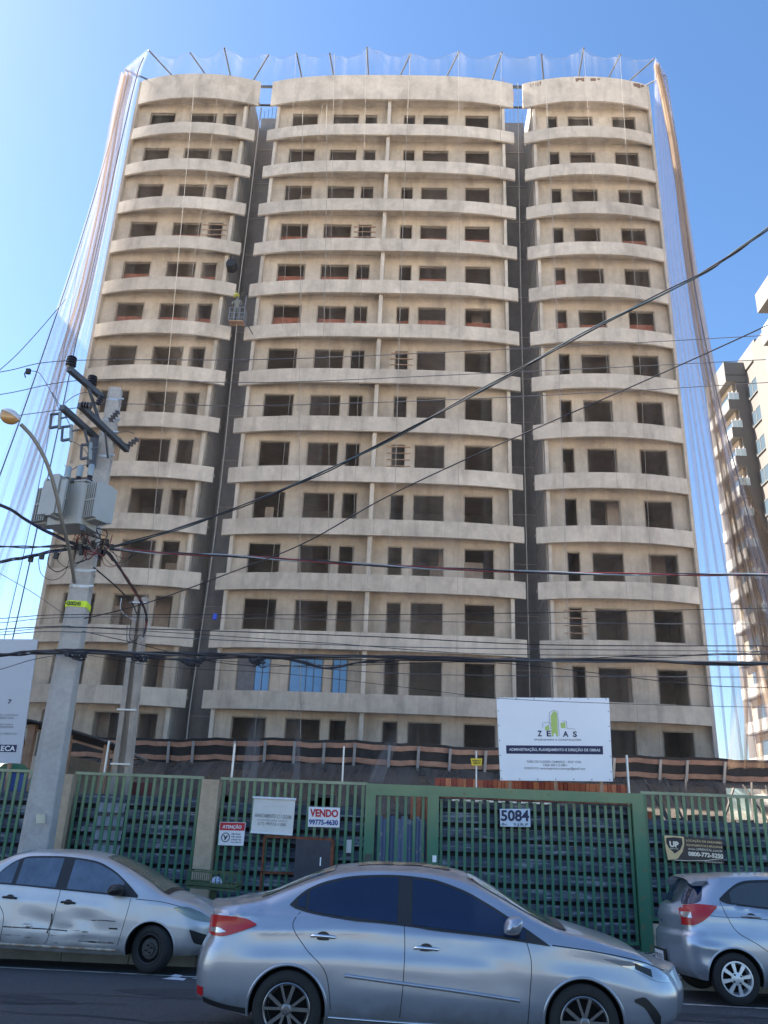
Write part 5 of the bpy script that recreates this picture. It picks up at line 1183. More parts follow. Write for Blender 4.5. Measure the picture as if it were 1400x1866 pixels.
class Car:
    def __init__(s, name, loc, tilt, label, mpaint, w, top, bot, rear, front, belt, greenh, crown, crease=None, rc=.2, fc=.34, dent=None, group=None):
        s.w, s.top, s.bot, s.rear, s.front, s.belt, s.crown, s.crease = w, top, bot, rear, front, belt, crown, crease
        s.xr = min(p[1] for p in rear); s.xf = max(p[1] for p in front); s.gh = greenh; s.rc, s.fc = rc, fc; s.dent = dent
        s.t = thing(name, (0, 0, 0), label, 'car', group); s.paint = mpaint; s.loc = loc; s.tilt = tilt
    def W(s, x, z, edge=True):
        zt = interp(x, s.top); be = interp(x, s.belt); w = s.w
        base = interp(z, [(.15, .90), (.28, .965), (.45, .995), (.62, 1.0), (.80, .985), (.95, .955)])*w
        if z > be: base = interp(be, [(.15, .90), (.28, .965), (.45, .995), (.62, 1.0), (.80, .985), (.95, .955), (1.1, .935)])*w-(z-be)*s.gh
        if s.crease:
            for (cr, k, d) in s.crease:
                if cr[0][0] <= x <= cr[-1][0]:
                    zc = interp(x, cr); f = min(1, (x-cr[0][0])/.25, (cr[-1][0]-x)/.25)
                    if z > zc: base -= k*min(z-zc, d)*f
                    elif z > zc-.22: base -= .018*sin((zc-z)/.22*pi)*f*min(1, k*2)
        xr = interp(z, s.rear); xf = interp(z, s.front)
        base *= 1-.07*max(0, 1-(x-xr)/.9)**2-.085*max(0, 1-(xf-x)/1.0)**2
        d = max(0, x-xr)
        if d < s.rc: base -= s.rc*.9*(1-sqrt(max(0, 1-(1-d/s.rc)**2)))
        d = max(0, xf-x)
        if d < s.fc: base -= s.fc*.95*(1-sqrt(max(0, 1-(1-d/s.fc)**2)))
        if edge:
            rt = .11 if z > 1.05 else .09; d = max(0, zt-z)
            if d < rt: base -= rt*(1-sqrt(max(0, 1-(1-d/rt)**2)))
        if s.dent: base -= s.dent(x, z)
        return max(base, .05)
    def pt(s, u, v):
        x0 = s.xr+(s.xf-s.xr)*u; zt = interp(x0, s.top); zb = interp(x0, s.bot); z = zb+(zt-zb)*v; x = x0
        if u < .12: x += (interp(z, s.rear)-s.xr)*(1-u/.12)**1.5
        if u > .86: x -= (s.xf-interp(z, s.front))*((u-.86)/.14)**1.5
        return x, z
    def body(s, wheels, R):
        NU, NV, NY = 150, 44, 14
        us = sorted(set([round(.5-.5*cos(pi*i/NU), 5)*.35+round(i/NU, 5)*.65 for i in range(NU+1)])); vs = [1-(1-i/NV)**1.25 for i in range(NV+1)]
        us[0] = 0; us[-1] = 1
        me = MB(); idx = {}
        def V(p):
            me.v.append(p); return len(me.v)-1
        G = [[s.pt(u, v) for v in vs] for u in us]
        Wd = [[s.W(*G[i][j]) for j in range(len(vs))] for i in range(len(us))]
        for sd_ in (-1, 1):
            ids = [[V((G[i][j][0], sd_*Wd[i][j], G[i][j][1])) for j in range(len(vs))] for i in range(len(us))]
            for i in range(len(us)-1):
                for j in range(len(vs)-1): me.f.append((ids[i][j], ids[i+1][j], ids[i+1][j+1], ids[i][j+1])); me.mi.append(0)
        def bul(i, j, y01):
            u, v = us[i], vs[j]; q = 1-y01*y01; x, z = G[i][j]
            dz = interp(x, s.crown)*q*(max(0, v)**10); dx = -.10*q*max(0, 1-u/.03)+.17*q*max(0, (u-.97)/.03)
            if v == 0: dx *= .6
            return (x+dx, y01*Wd[i][j], z+dz)
        def strip(cells):
            rows = [[V(bul(i, j, -1+2*k/NY)) for k in range(NY+1)] for i, j in cells]
            for a in range(len(rows)-1):
                for k in range(NY): me.f.append((rows[a][k], rows[a+1][k], rows[a+1][k+1], rows[a][k+1])); me.mi.append(0)
        n, mm = len(us)-1, len(vs)-1
        strip([(i, mm) for i in range(n+1)]); strip([(i, 0) for i in range(n+1)]); strip([(0, j) for j in range(mm+1)]); strip([(n, j) for j in range(mm+1)])
        o = me.build('body', [s.paint, well], s.t)
        # wheel arches
        for wi, (wx, wz) in enumerate(wheels):
            c = MB()
            for sd_ in (-1, 1): c.lathe([(R, -.22), (R, .32)], 48, Matrix.Translation((wx, sd_*s.w, wz)) @ Matrix.Rotation(pi/2, 4, 'X')) if sd_ > 0 else c.lathe([(R, -.32), (R, .22)], 48, Matrix.Translation((wx, sd_*s.w, wz)) @ Matrix.Rotation(pi/2, 4, 'X'))
            co = c.build('cutter', well); md = o.modifiers.new('b', 'BOOLEAN'); md.operation = 'DIFFERENCE'; md.object = co; md.solver = 'EXACT'
            dg = bpy.context.evaluated_depsgraph_get(); dg.update(); nm = bpy.data.meshes.new_from_object(o.evaluated_get(dg)); o.modifiers.clear(); o.data = nm; bpy.data.objects.remove(co)
        nm = o.data
        for p in nm.polygons:
            c = p.center; p.material_index = 1 if any((c.x-wx)**2+(c.z-wz)**2 < (R-.0008)**2 or ((c.x-wx)**2+(c.z-wz)**2 < (R+.003)**2 and abs(p.normal.y) < .5) for wx, wz in wheels) else 0
        nm.polygons.foreach_set('use_smooth', [True]*len(nm.polygons)); nm.set_sharp_from_angle(angle=radians(38)); o.name = 'body'; nm.name = 'body'
        for wx, wz in wheels:
            for sd_ in (-1, 1):
                m = MB(); P = []
                for i in range(41):
                    a = pi*(-.12+1.24*i/40); x = wx+R*1.012*cos(a); z = wz+R*1.012*sin(a)
                    if z > interp(x, s.bot)-.01: P.append((x, sd_*(s.W(x, z)-.004), z))
                m.tube(P, .014, 8); m.build('arch_lip', s.paint, s.t, smooth=True, ang=80)
        return o
    def patch(s, name, upper, lower, mt, off=.004, parent=None, side=-1, nx=24, nz=7, x0=None, x1=None):
        x0 = x0 if x0 is not None else max(upper[0][0], lower[0][0]); x1 = x1 if x1 is not None else min(upper[-1][0], lower[-1][0])
        m = MB()
        g = []
        for i in range(nx+1):
            x = x0+(x1-x0)*i/nx; zu, zl = interp(x, upper), interp(x, lower); g.append([(x, side*(s.W(x, zl+(zu-zl)*j/nz)+off), zl+(zu-zl)*j/nz) for j in range(nz+1)])
        for i in range(nx):
            for j in range(nz): m.quad(g[i][j], g[i+1][j], g[i+1][j+1], g[i][j+1])
        e = 0.012; 
        return m.build(name, mt, parent or s.t, smooth=True, ang=60)
    def seam(s, pts, r=.0035, name='door_seam', mt=None, off=.001, side=-1, sub=8):
        P = crom([(a, 0, b) for a, b in pts], sub); m = MB(); m.tube([(p.x, side*(s.W(p.x, p.z)+off), p.z) for p in P], r, 5); return m.build(name, mt or trim, s.t, smooth=True, ang=80)
    def topglass(s, name, xa, xb, inset, mt, off=.006, n=16):
        m = MB(); g = []
        for i in range(n+1):
            x = xa+(xb-xa)*i/n; zt = interp(x, s.top); w = s.W(x, zt)-inset; e = .01
            sl = (interp(x+e, s.top)-interp(x-e, s.top))/(2*e); nn = Vector((-sl, 0, 1)).normalized(); r = []
            for k in range(17):
                y = -1+2*k/16; q = 1-y*y*(w/(w+inset))**2; r.append((x+nn.x*off, y*w, zt+interp(x, s.crown)*q+nn.z*off))
            g.append(r)
        for i in range(n):
            for k in range(16): m.quad(g[i][k], g[i+1][k], g[i+1][k+1], g[i][k+1])
        return m.build(name, mt, s.t, smooth=True, ang=80)
    def handle(s, x, z, mt, w=.10, nm='door_handle'):
        y = -(s.W(x, z)); m = MB()
        m.lathe([(0, -.004), (.045, -.002), (.045, .002), (0, .003)], 14, Matrix.Translation((x, y, z)) @ Matrix.Scale(1.35, 4, (1, 0, 0)) @ Matrix.Rotation(pi/2, 4, 'X'))
        hb = m.build(nm, trim, s.t, smooth=True)
        m = MB(); m.tube(crom([(x-w, y-.008, z+.004), (x-w*.6, y-.030, z+.010), (x+w*.5, y-.032, z+.006), (x+w, y-.008, z)], 5), [.008]+[.014]*14+[.008], 8); m.build('grip', mt, hb, smooth=True, ang=80)
    def wheel(s, wx, wz, R, kind, side=-1, steer=0, tw=.19):
        y = side*(s.w-.015); M0 = Matrix.Translation((wx, y, wz)) @ Matrix.Rotation(steer, 4, 'Z') @ Matrix.Rotation(pi/2 if side < 0 else -pi/2, 4, 'X')
        w_ = bpy.data.objects.new('wheel', None); COL.objects.link(w_); w_.parent = s.t; w_.location = (0, 0, 0)
        rr = {'alloy': .205, 'steel': .185, 'hub': .195}[kind]
        m = MB(); m.lathe([(rr-.01, -tw), (rr+.01, -tw), (R-.03, -tw), (R-.008, -tw+.02), (R, -tw+.05), (R, -.05), (R-.006, -.02), (R-.03, -.004), (R-.07, .004), (rr+.012, -.003), (rr, -.015), (rr-.01, -.03)], 48, M0, caps=False); o = m.build('tyre', tyre, None, smooth=True); o.parent = w_
        m = MB(); m.lathe([(rr+.004, -.004), (rr-.004, .0), (rr-.016, -.004), (rr-.02, -.03), (rr-.03, -.10), (.0, -.10)], 40, M0, caps=False); b = m.build('rim', {'alloy': alloy, 'steel': steel, 'hub': hub}[kind], None, smooth=True); b.parent = w_
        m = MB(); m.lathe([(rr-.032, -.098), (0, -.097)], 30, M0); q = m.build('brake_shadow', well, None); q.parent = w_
        if kind == 'alloy':
            m = MB()
            for k in range(5):
                for dd in (-.17, .17):
                    a = 2*pi*k/5+.31+dd*.55; a2 = 2*pi*k/5+.31+dd*1.7
                    p0 = M0 @ Vector((.035*cos(a), .035*sin(a), -.012)); p1 = M0 @ Vector(((rr-.012)*cos(a2), (rr-.012)*sin(a2), -.008)); m.beam(p0, p1, (.030 if dd < 0 else .022), .02, up=tuple((M0.to_3x3() @ Vector((0, 0, 1)))))
            m.lathe([(.05, -.03), (.05, -.004), (.03, .002), (0, .003)], 16, M0); q = m.build('spokes', alloy, None); q.parent = w_
        elif kind == 'hub':
            m = MB()
            for k in range(8):
                a = 2*pi*k/8+.2; z0, z1 = -.002, .010
                for (r0, r1, w0, w1) in ((.045, rr-.01, .026, .050),):
                    e = [Vector((r0*cos(a)-w0*.5*sin(a), r0*sin(a)+w0*.5*cos(a), z1)), Vector((r1*cos(a)-w1*.5*sin(a), r1*sin(a)+w1*.5*cos(a), z0)), Vector((r1*cos(a)+w1*.5*sin(a), r1*sin(a)-w1*.5*cos(a), z0)), Vector((r0*cos(a)+w0*.5*sin(a), r0*sin(a)-w0*.5*cos(a), z1))]
                    f = [p-Vector((0, 0, .03)) for p in e]; E_ = [M0 @ p for p in e]; F_ = [M0 @ p for p in f]
                    m.quad(*E_)
                    for i in range(4): j = (i+1) % 4; m.quad(E_[i], E_[j], F_[j], F_[i])
            m.lathe([(.075, -.02), (.075, .006), (.05, .012), (.025, .016), (0, .017)], 20, M0); m.lathe([(rr-.02, -.01), (rr-.012, .006), (rr+.004, .004), (rr+.004, -.01)], 40, M0, caps=False); q = m.build('hubcap', hub, None, fix=False, smooth=True); q.parent = w_
            m = MB()
            for k in range(4): a = 2*pi*k/4+.6; m.lathe([(.013, .005), (.013, .0145), (0, .015)], 8, M0 @ Matrix.Translation((.055*cos(a), .055*sin(a), 0)))
            q = m.build('wheel_nuts', trim, None); q.parent = w_
        else:
            m = MB(); m.lathe([(rr-.05, -.05), (rr-.06, -.03), (.085, -.02), (.08, -.005), (.06, -.01), (0, -.012)], 30, M0, caps=False)
            q = m.build('steel_disc', mat('worn_steel', (.05, .048, .046), .7, .2, var=.4, scale=20), None, smooth=True); q.parent = w_
            m = MB()
            for k in range(10): a = 2*pi*k/10; m.lathe([(.016, -.036), (.016, -.030), (0, -.029)], 8, M0 @ Matrix.Translation((.115*cos(a), .115*sin(a), 0)))
            for k in range(4): a = 2*pi*k/4+.4; m.lathe([(.012, -.01), (.012, .008), (0, .009)], 6, M0 @ Matrix.Translation((.045*cos(a), .045*sin(a), 0)))
            q = m.build('disc_holes', well, None); q.parent = w_
    def mirror(s, x, z, mt, up=.07, rx=.11, ex=.13):
        y = -(s.W(x, z)); m = MB()
        Mm = Matrix.Translation((x, y-ex, z+up)); R_, C_ = 8, 16
        for i in range(R_+1):
            a = -pi/2+pi*i/R_
            for j in range(C_):
                b = 2*pi*j/C_; cx = abs(cos(b))**.7*(1 if cos(b) > 0 else -1); cz = abs(sin(b))**.7*(1 if sin(b) > 0 else -1); m.v.append(tuple(Mm @ Vector((rx*.75*cos(a)*cx+.02*cz, .10*sin(a), .075*cos(a)*cz))))
        for i in range(R_):
            for j in range(C_): k = (j+1) % C_; m.f.append((i*C_+j, i*C_+k, (i+1)*C_+k, (i+1)*C_+j)); m.mi.append(0)
        o = m.build('mirror', mt, s.t, smooth=True, ang=70)
        m = MB(); m.beam((x+.04, y+.03, z+.0), (x+.02, y-ex+.05, z+.035), .07, .035); m.build('mirror_foot', trim, o)
    def place(s):
        s.t.location = s.loc; s.t.rotation_euler = s.tilt

Z0 = dict()
# ---------------- silver saloon passing by
def sh(pts, dx, dz=0): return [(a-dx, b-dz) for a, b in pts]
dx = .35
crA = [(.0, .04)]
Y = Car('silver_sedan', (dx, 9.03, 0.0), (0, 0, 0), 'silver saloon with dark blue windows driving past in the foreground', paint('sedan_silver', (.35, .38, .44)), .865,
    top=sh([(-1.80, 1.04), (-1.62, 1.085), (-1.34, 1.135), (-1.1, 1.225), (-.84, 1.325), (-.61, 1.395), (-.19, 1.435), (.10, 1.435), (.34, 1.415), (.62, 1.355), (.85, 1.25), (1.22, 1.075), (1.44, .99), (1.60, .965), (1.87, .90), (2.19, .82), (2.40, .72), (2.52, .64)], dx),
    bot=sh([(-1.8, .31), (-1.53, .27), (-1.3, .23), (-.5, .20), (1.2, .20), (2.0, .24), (2.5, .25)], dx),
    rear=[(.28, -1.75-dx), (.38, -1.83-dx), (.55, -1.84-dx), (.72, -1.81-dx), (.84, -1.76-dx), (.96, -1.76-dx), (1.08, -1.78-dx)],
    front=[(.25, 2.38-dx), (.34, 2.47-dx), (.50, 2.50-dx), (.64, 2.44-dx), (.75, 2.34-dx)],
    belt=sh([(-1.8, 1.02), (-1.2, 1.03), (-.5, 1.02), (.0, .985), (.85, .925), (1.3, .90), (2.5, .80)], dx), greenh=.44,
    crown=sh([(-1.8, .04), (-1.3, .04), (-.7, .05), (.2, .055), (.8, .07), (1.4, .05), (2.5, .04)], dx),
    crease=[(sh([(-1.5, .90), (-.9, .925), (-.4, .945), (.2, .93), (.9, .90)], dx), .42, .16), (sh([(-.6, .93), (.0, .87), (.6, .80), (1.15, .735)], dx), .08, .10), (sh([(-.6, .50), (0, .47), (.6, .44), (1.2, .42)], dx), .07, .12), (sh([(1.2, .90), (1.7, .86), (2.3, .74)], dx), .3, .1)])
RW = .345
Y.body([(-.985-dx, .30), (1.585-dx, .30)], RW)
for x in (-.985-dx, 1.585-dx):
    Y.wheel(x, .30, .305, 'alloy'); Y.wheel(x, .30, .305, 'alloy', side=1)
dt = sh([(-1.03, 1.12), (-.95, 1.20), (-.87, 1.255), (-.69, 1.325), (-.42, 1.375), (-.08, 1.392), (.23, 1.375), (.53, 1.30), (.83, 1.165), (.93, 1.11), (1.15, .985), (1.31, .885)], dx)
db = sh([(-1.03, 1.11), (-.99, 1.09), (-.76, 1.045), (-.52, 1.02), (-.02, .99), (.33, .96), (.85, .925), (1.06, .905), (1.31, .88)], dx)
Y.patch('window_trim', dt, db, trim, off=.006, nx=50)
def inset(up, lo, a, b, d=.022, e=.02): return ([(x, z-d) for x, z in up], [(x, z+e) for x, z in lo], a, b)
for a, b, nm in ((-.86-dx, -.045-dx, 'rear_side_window'), (.09-dx, 1.10-dx, 'front_side_window')):
    u_, l_, a, b = inset(dt, db, a, b); Y.patch(nm, u_, l_, cglass, off=.010, x0=a, x1=b, nx=30)
u_, l_, a, b = inset(dt, db, -.96-dx, -.885-dx, .03, .03); Y.patch('quarter_window', u_, l_, cglass, off=.010, x0=a, x1=b)
Y.topglass('windshield', .62-dx, 1.40-dx, .07, cglass2); Y.topglass('rear_window', -1.33-dx, -.66-dx, .09, cglass2)
Y.topglass('roof_panel', -.45-dx, .45-dx, .16, cglass2, off=.004)
Y.topglass('wiper_cowl', 1.40-dx, 1.50-dx, .05, trim, off=.006)
for sd_ in (-1, 1):
    Y.patch('tail_lamp', sh([(-1.76, 1.0), (-1.66, 1.01), (-1.42, .995), (-1.31, .955)], dx), sh([(-1.76, .845), (-1.65, .84), (-1.46, .885), (-1.31, .945)], dx), redl, off=.014, side=sd_, x0=-1.775-dx, x1=-1.31-dx)
    Y.patch('reversing_lamp', sh([(-1.74, .905), (-1.66, .91), (-1.58, .885)], dx), sh([(-1.74, .87), (-1.66, .868), (-1.58, .88)], dx), clearl, off=.018, side=sd_, x0=-1.74-dx, x1=-1.58-dx)
    Y.patch('headlamp', sh([(1.78, .80), (2.04, .785), (2.27, .715), (2.40, .66)], dx), sh([(1.78, .795), (2.08, .705), (2.26, .635), (2.40, .62)], dx), clearl, off=.006, side=sd_, x0=1.78-dx, x1=2.38-dx)
    Y.patch('headlamp_bezel', sh([(2.05, .775), (2.25, .71), (2.36, .67)], dx), sh([(2.05, .73), (2.25, .655), (2.36, .635)], dx), trim, off=.0085, side=sd_, x0=2.05-dx, x1=2.2-dx)
    Y.patch('fog_recess', sh([(2.02, .50), (2.10, .52), (2.20, .44), (2.26, .36)], dx), sh([(2.02, .48), (2.10, .44), (2.20, .31), (2.26, .28)], dx), trim, off=.004, side=sd_, x0=2.02-dx, x1=2.25-dx)
Y.patch('rear_reflector', sh([(-1.81, .44), (-1.73, .43)], dx), sh([(-1.81, .37), (-1.73, .36)], dx), redl, off=.006, x0=-1.81-dx, x1=-1.74-dx, nx=6, nz=3)
Y.patch('bumper_skirt', sh([(-1.74, .36), (-1.5, .31), (-1.3, .29)], dx), sh([(-1.74, .31), (-1.5, .27), (-1.3, .24)], dx), trim, off=.005, x0=-1.74-dx, x1=-1.32-dx)
Y.seam(sh([(-.49, .585), (0, .545), (.5, .505), (1.03, .455)], dx), .016, 'side_moulding', Y.paint, .006)
Y.seam(sh([(-.62, .255), (0, .24), (.9, .235), (1.2, .24)], dx), .008, 'sill_strip', chrome, .003)
Y.seam(sh([(.02, 1.0), (.03, .8), (.02, .5), (-.0, .28)], dx)); Y.seam(sh([(-.93, 1.06), (-.98, .95), (-.85, .78), (-.66, .60), (-.60, .32)], dx)); Y.seam(sh([(1.10, .92), (1.14, .75), (1.12, .5), (1.10, .28)], dx)); Y.seam(sh([(1.33, .89), (1.7, .855), (2.1, .79), (2.36, .70)], dx), .005, 'bonnet_gap')
Y.handle(-.70-dx, .875, chrome, .11); Y.handle(.22-dx, .815, chrome, .11); Y.mirror(.98-dx, .95, Y.paint, .09)
m = MB(); m.box(.2-dx, .24-dx, -.02, .02, 1.47, 1.50); m.build('antenna_base', trim, Y.t)
Y.place()

# ---------------- dented silver saloon parked at the left
gz = -.15; fx = -4.6
def dents(x, z):
    r = 0
    for cx, cz, a, sx_, sz_ in ((-.25, .56, .020, .30, .10), (.28, .60, .018, .22, .10), (.0, .47, .022, .16, .07), (.55, .50, .016, .2, .09), (-.55, .60, .012, .2, .12), (.30, .36, .014, .4, .04)):
        r += .95*a*math.exp(-((x-cx)/sx_)**2-((z-cz)/sz_)**2)*(1+.15*sin(x*11+z*9))
    if -.9 < x < .85 and .3 < z < .8: r += .0012*sin(x*7+z*11)
    return r
F = Car('dented_sedan', (fx, 13.20, gz), (radians(-2.0), 0, radians(-.5)), 'dirty silver saloon with scraped dented doors parked at the left', paint('old_silver', (.55, .54, .55), .40, dirt=(-.95, .78, .26, .56)), .82,
    top=[(-1.95, 1.0), (-1.6, 1.05), (-1.45, 1.12), (-1.2, 1.28), (-.95, 1.39), (-.70, 1.43), (-.29, 1.44), (.02, 1.425), (.28, 1.385), (.62, 1.27), (1.04, 1.08), (1.27, .955), (1.40, .92), (1.67, .86), (1.88, .78), (2.02, .68)],
    bot=[(-2, .26), (-1.2, .22), (.7, .19), (1.5, .21), (2.0, .22)], rear=[(.25, -1.90), (.6, -1.98), (1.05, -1.93)], front=[(.22, 1.92), (.35, 2.0), (.55, 2.02), (.70, 1.96), (.80, 1.90)],
    belt=[(-1.95, .98), (-1.0, .985), (-.2, .95), (.4, .915), (.95, .885), (2, .78)], greenh=.40, crown=[(-1.95, .04), (-.7, .045), (.2, .05), (.8, .07), (1.3, .05), (2, .04)], rc=.22, fc=.38, dent=dents,
    crease=[([(1.0, .82), (1.5, .80), (1.95, .70)], .25, .1), ([(-1.5, .80), (-.8, .80), (.0, .78), (.7, .74)], .12, .08)])
WF = [(-1.29, .285), (1.20, .285)]
F.body(WF, .335)
F.wheel(-1.29, .285, .29, 'steel'); F.wheel(1.20, .285, .29, 'steel', steer=radians(-18)); F.wheel(-1.29, .285, .29, 'steel', side=1); F.wheel(1.20, .285, .29, 'steel', side=1)
ut = [(-1.12, 1.10), (-1.02, 1.22), (-.88, 1.32), (-.72, 1.37), (-.29, 1.385), (.0, 1.37), (.25, 1.335), (.54, 1.22), (.80, 1.05), (.95, .93)]; lt_ = [(-1.12, 1.00), (-.8, .99), (-.2, .96), (.47, .925), (.95, .90)]
F.patch('window_trim', ut, lt_, trim, off=.006, nx=50)
fg = mat('dusty_side_glass', (.07, .10, .15), .06, spec=.8, coat=1.0, var=.5, scale=3.5, c2=(.02, .03, .05))
for a, b, nm in ((-1.08, -.86, 'quarter_window'), (-.80, -.23, 'rear_side_window'), (-.07, .72, 'front_side_window')):
    u_, l_, a, b = inset(ut, lt_, a, b, .025, .02); F.patch(nm, u_, l_, fg, off=.010, x0=a, x1=b, nx=30)
F.topglass('windshield', .32, 1.24, .07, mat('dusty_windscreen', (.11, .12, .09), .22, spec=.7, var=.3, scale=6)); F.topglass('rear_window', -1.44, -.90, .09, cglass2); F.topglass('wiper_cowl', 1.24, 1.33, .05, trim)
F.seam([(-.15, .97), (-.16, .7), (-.20, .36), (-.24, .29)]); F.seam([(.86, .89), (.84, .7), (.79, .42), (.76, .30)]); F.seam([(-1.05, .98), (-1.0, .8), (-.86, .6), (-.85, .30)])
scr = mat('scrape', (.05, .035, .03), .9, c2=(.25, .22, .20), scale=22, sharp=(.42, .55))
F.seam([(-.85, .475), (-.5, .47), (-.2, .465), (.05, .455)], .010, 'dark_scrape', scr, -.004); F.seam([(.22, .345), (.45, .335), (.62, .34), (.72, .335)], .013, 'dark_scrape', scr, -.004); F.seam([(.36, .60), (.52, .605), (.70, .60)], .008, 'dark_scrape', scr, -.003); F.seam([(-.20, .66), (-.19, .55), (-.22, .42)], .013, 'dark_scrape', scr, -.004)
F.seam([(-.86, .265), (0, .255), (.75, .25)], .020, 'rusty_sill', mat('rusty_sill', (.30, .19, .12), .8, c2=(.50, .45, .38), scale=9, sharp=(.4, .6)), -.006)
F.seam([(.93, .985-.1), (1.3, .86), (1.62, .80)], .004, 'bonnet_gap')
F.patch('headlamp', [(1.46, .80), (1.60, .815), (1.80, .76), (1.97, .66)], [(1.46, .795), (1.62, .71), (1.80, .65), (1.97, .62)], olive, off=.006, x0=1.47, x1=1.96)
F.patch('headlamp', [(1.46, .80), (1.60, .815), (1.80, .76), (1.97, .66)], [(1.46, .795), (1.62, .71), (1.80, .65), (1.97, .62)], olive, off=.006, x0=1.47, x1=1.96, side=1)
F.patch('bumper_grille', [(1.72, .54), (1.85, .50), (1.99, .45)], [(1.72, .52), (1.80, .37), (1.99, .33)], trim, off=.005, x0=1.72, x1=1.98)
F.patch('side_badge', [(.62, .52), (.74, .52)], [(.62, .50), (.74, .50)], trim, off=.004, x0=.62, x1=.74, nx=4, nz=2)
F.handle(-.83, .83, trim, .10); F.handle(.0, .80, trim, .10); F.mirror(.67, .93, trim, .06, .15, .12)
m = MB(); m.tube([(-.05, -.0, 1.47), (-.30, 0, 1.66)], .006, 5); m.build('antenna', trim, F.t)
F.place()

# ---------------- silver hatchback at the right
kx = 5.6; gz = -.13
K = Car('silver_hatchback', (kx, 12.76, gz), (radians(-2.0), 0, radians(-.6)), 'light silver hatchback with red tail lamps parked at the right edge', paint('hatch_silver', (.38, .42, .49), .25), .845,
    top=[(-1.95, 1.05), (-1.86, 1.16), (-1.74, 1.33), (-1.64, 1.425), (-1.50, 1.455), (-1.28, 1.475), (-1.0, 1.49), (-.55, 1.505), (.0, 1.49), (.3, 1.44), (.7, 1.25), (1.1, 1.05), (1.3, .98), (1.7, .90), (1.95, .76)],
    bot=[(-1.95, .27), (-1.7, .24), (-1.2, .20), (1, .19), (1.95, .22)], rear=[(.22, -1.86), (.36, -1.93), (.60, -1.95), (.74, -1.94), (.80, -1.89), (.95, -1.90), (1.05, -1.86), (1.16, -1.79), (1.33, -1.68), (1.42, -1.62)], front=[(.22, 1.85), (.5, 1.95), (.8, 1.88)],
    belt=[(-1.95, 1.06), (-1.3, 1.12), (-.8, 1.06), (0, 1.0), (1, .95), (2, .8)], greenh=.40, crown=[(-1.95, .03), (-1, .045), (.2, .05), (1, .06), (2, .04)], rc=.30, fc=.34,
    crease=[([(-1.9, .98), (-1.2, .965), (-.4, .94), (.5, .90), (1.2, .86)], .22, .10), ([(-1.93, .66), (-1.6, .62), (-1.35, .60)], .35, .08)])
K.body([(-1.33, .285), (1.16, .285)], .345)
for x in (-1.33, 1.16):
    K.wheel(x, .285, .295, 'hub'); K.wheel(x, .285, .295, 'hub', side=1)
ut = [(-1.41, 1.20), (-1.30, 1.29), (-1.12, 1.40), (-.98, 1.435), (-.6, 1.455), (0, 1.44), (.3, 1.36), (.8, 1.08)]; lt_ = [(-1.41, 1.18), (-1.33, 1.145), (-.85, 1.10), (0, 1.03), (.8, .98)]
K.patch('window_trim', ut, lt_, trim, off=.006, nx=50)
wl = mat('slatted_glass', (.03, .03, .028), .05, spec=.8, coat=1.0)
for a, b in ((-1.27, -.42), (-.30, .6)):
    u_, l_, a, b = inset(ut, lt_, a, b, .035, .022); K.patch('side_window', u_, l_, wl, off=.010, x0=a, x1=b, nx=30)
K.topglass('rear_window', -1.90, -1.70, .13, cglass); K.topglass('windshield', .34, 1.2, .07, cglass2)
K.patch('hatch_glass_side', [(-1.83, 1.14), (-1.75, 1.26), (-1.64, 1.38), (-1.56, 1.40)], [(-1.83, 1.11), (-1.75, 1.12), (-1.64, 1.16), (-1.56, 1.36)], cglass, off=.004, x0=-1.83, x1=-1.56)
K.patch('hatch_glass_side', [(-1.83, 1.14), (-1.75, 1.26), (-1.64, 1.38), (-1.56, 1.40)], [(-1.83, 1.11), (-1.75, 1.12), (-1.64, 1.16), (-1.56, 1.36)], cglass, off=.004, x0=-1.83, x1=-1.56, side=1)
for sd_ in (-1, 1):
    K.patch('tail_lamp', [(-1.88, 1.055), (-1.83, 1.10), (-1.68, 1.125), (-1.46, 1.115)], [(-1.88, .865), (-1.80, .87), (-1.68, .915), (-1.46, 1.10)], redl, off=.016, side=sd_, x0=-1.89, x1=-1.47)
    K.patch('reversing_lamp', [(-1.885, 1.02), (-1.78, 1.03)], [(-1.885, .96), (-1.78, .955)], clearl, off=.021, side=sd_, x0=-1.885, x1=-1.79, nx=6, nz=3)
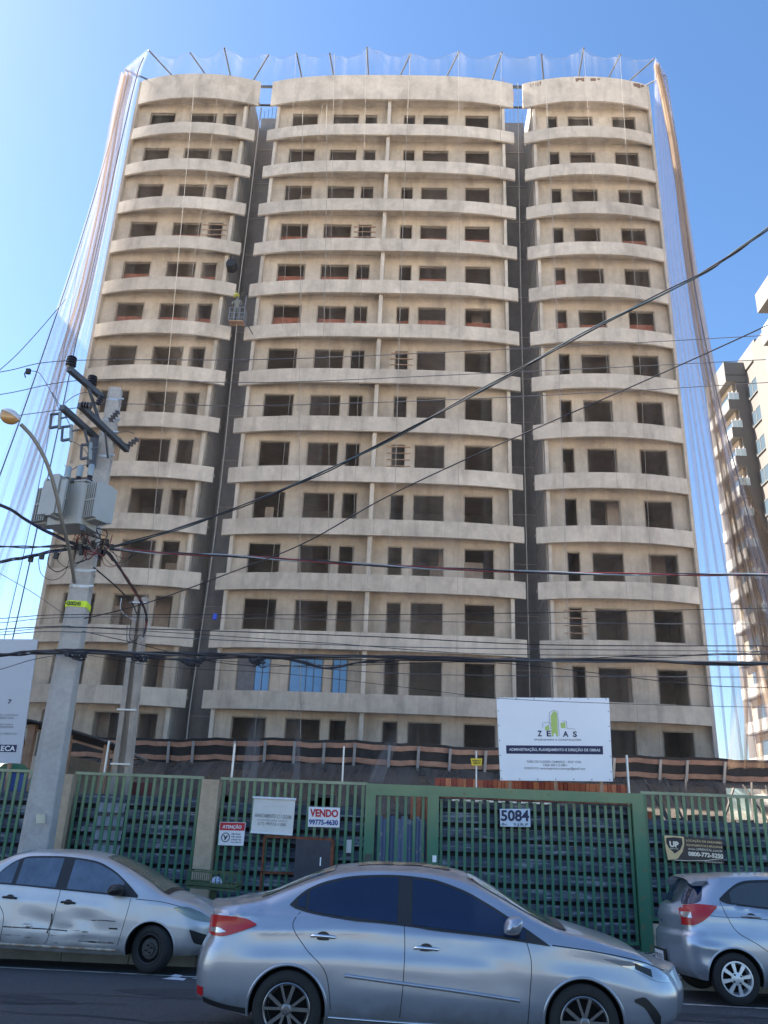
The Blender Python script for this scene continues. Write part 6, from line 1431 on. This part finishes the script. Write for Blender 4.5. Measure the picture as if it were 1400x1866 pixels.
# spoiler over the hatch
m = MB(); g = []
for k in range(17):
    y = -1+2*k/16; w_ = .60; zc = 1.445+.035*(1-y*y)+(-.05*abs(y)**6); g.append([(-1.50, y*w_, zc+.015), (-1.66, y*(w_-.01), zc+.0), (-1.735-.02*(1-y*y), y*(w_-.02), zc-.035), (-1.70, y*(w_-.03), zc-.055), (-1.58, y*(w_-.03), zc-.05)])
for k in range(16):
    for j in range(4): m.quad(g[k][j], g[k+1][j], g[k+1][j+1], g[k][j+1])
m.poly(g[0][::-1]); m.poly(g[-1]); m.build('spoiler', K.paint, K.t, smooth=True, ang=50)
K.seam([(-1.41, 1.17), (-1.37, 1.02), (-1.26, .82), (-1.0, .67), (-.80, .50), (-.74, .25)], .004); K.seam([(-.36, 1.06), (-.34, .8), (-.35, .28)]); K.seam([(-1.60, 1.0), (-1.45, .985), (-1.1, .985), (-.5, .96)], .004, 'crease_line', mat('soft_dark', (.10, .11, .13), .5))
K.handle(-1.05, 1.0, K.paint, .12); K.handle(-.15, .97, K.paint, .12); K.mirror(.55, 1.0, K.paint)
# plate in the bumper, badge
xb = K.xr-.06
m = MB(); m.box(-2.062, -2.04, -.24, .24, .36, .54); p = m.build('plate_recess', trim, K.t)
m = MB(); m.box(-2.069, -2.0625, -.20, .20, .385, .515); p2_ = m.build('number_plate', w2, p)
vs, fs = text_mesh('FYB 3J12', .02); x0_ = min(v[0] for v in vs); x1_ = max(v[0] for v in vs); y0_ = min(v[1] for v in vs); y1_ = max(v[1] for v in vs)
m = MB(); m.v = [(-2.0715, .17-(v[0]-x0_)/(x1_-x0_)*.34, .40+(v[1]-y0_)/(y1_-y0_)*.075) for v in vs]; m.f = fs; m.mi = [0]*len(fs); m.build('plate_lettering', ink, p, fix=False)
m = MB(); m.lathe([(.035, 0), (.035, .01), (0, .012)], 14, Matrix.Translation((-1.985, 0, .90)) @ Matrix.Rotation(-pi/2, 4, 'Y') @ Matrix.Scale(1.5, 4, (0, 1, 0))); m.build('badge', mat('badge_blue', (.03, .06, .22), .2, coat=1), K.t)
K.place()
# bits of broken plastic on the road
for i, (x, y, w_) in enumerate(((-2.95, 12.05, .30), (-2.55, 12.2, .38), (-3.0, 12.35, .15))):
    m = MB(); z = road_z(y)+.005
    m.poly([(x-w_/2, y-.015, z), (x+w_/2, y-.03, z), (x+w_/2+.03, y+.0, z+.02), (x, y+.03, z+.025), (x-w_/2, y+.02, z)]); m.poly([(x-w_/2, y-.015, z), (x-w_/2, y+.02, z), (x, y+.03, z+.025), (x+w_/2+.03, y, z+.02), (x+w_/2, y-.03, z)])
    tag(m.build('plastic_scrap', mat('scrap', (.45, .46, .50), .5), fix=False), ['pale plastic scrap lying just behind the front tyre of the dented saloon', 'long white scrap lying on the parking line before the dented saloon', 'tiny pale scrap lying near the kerb by the dented saloon'][i], 'scrap', 'scraps on the road')
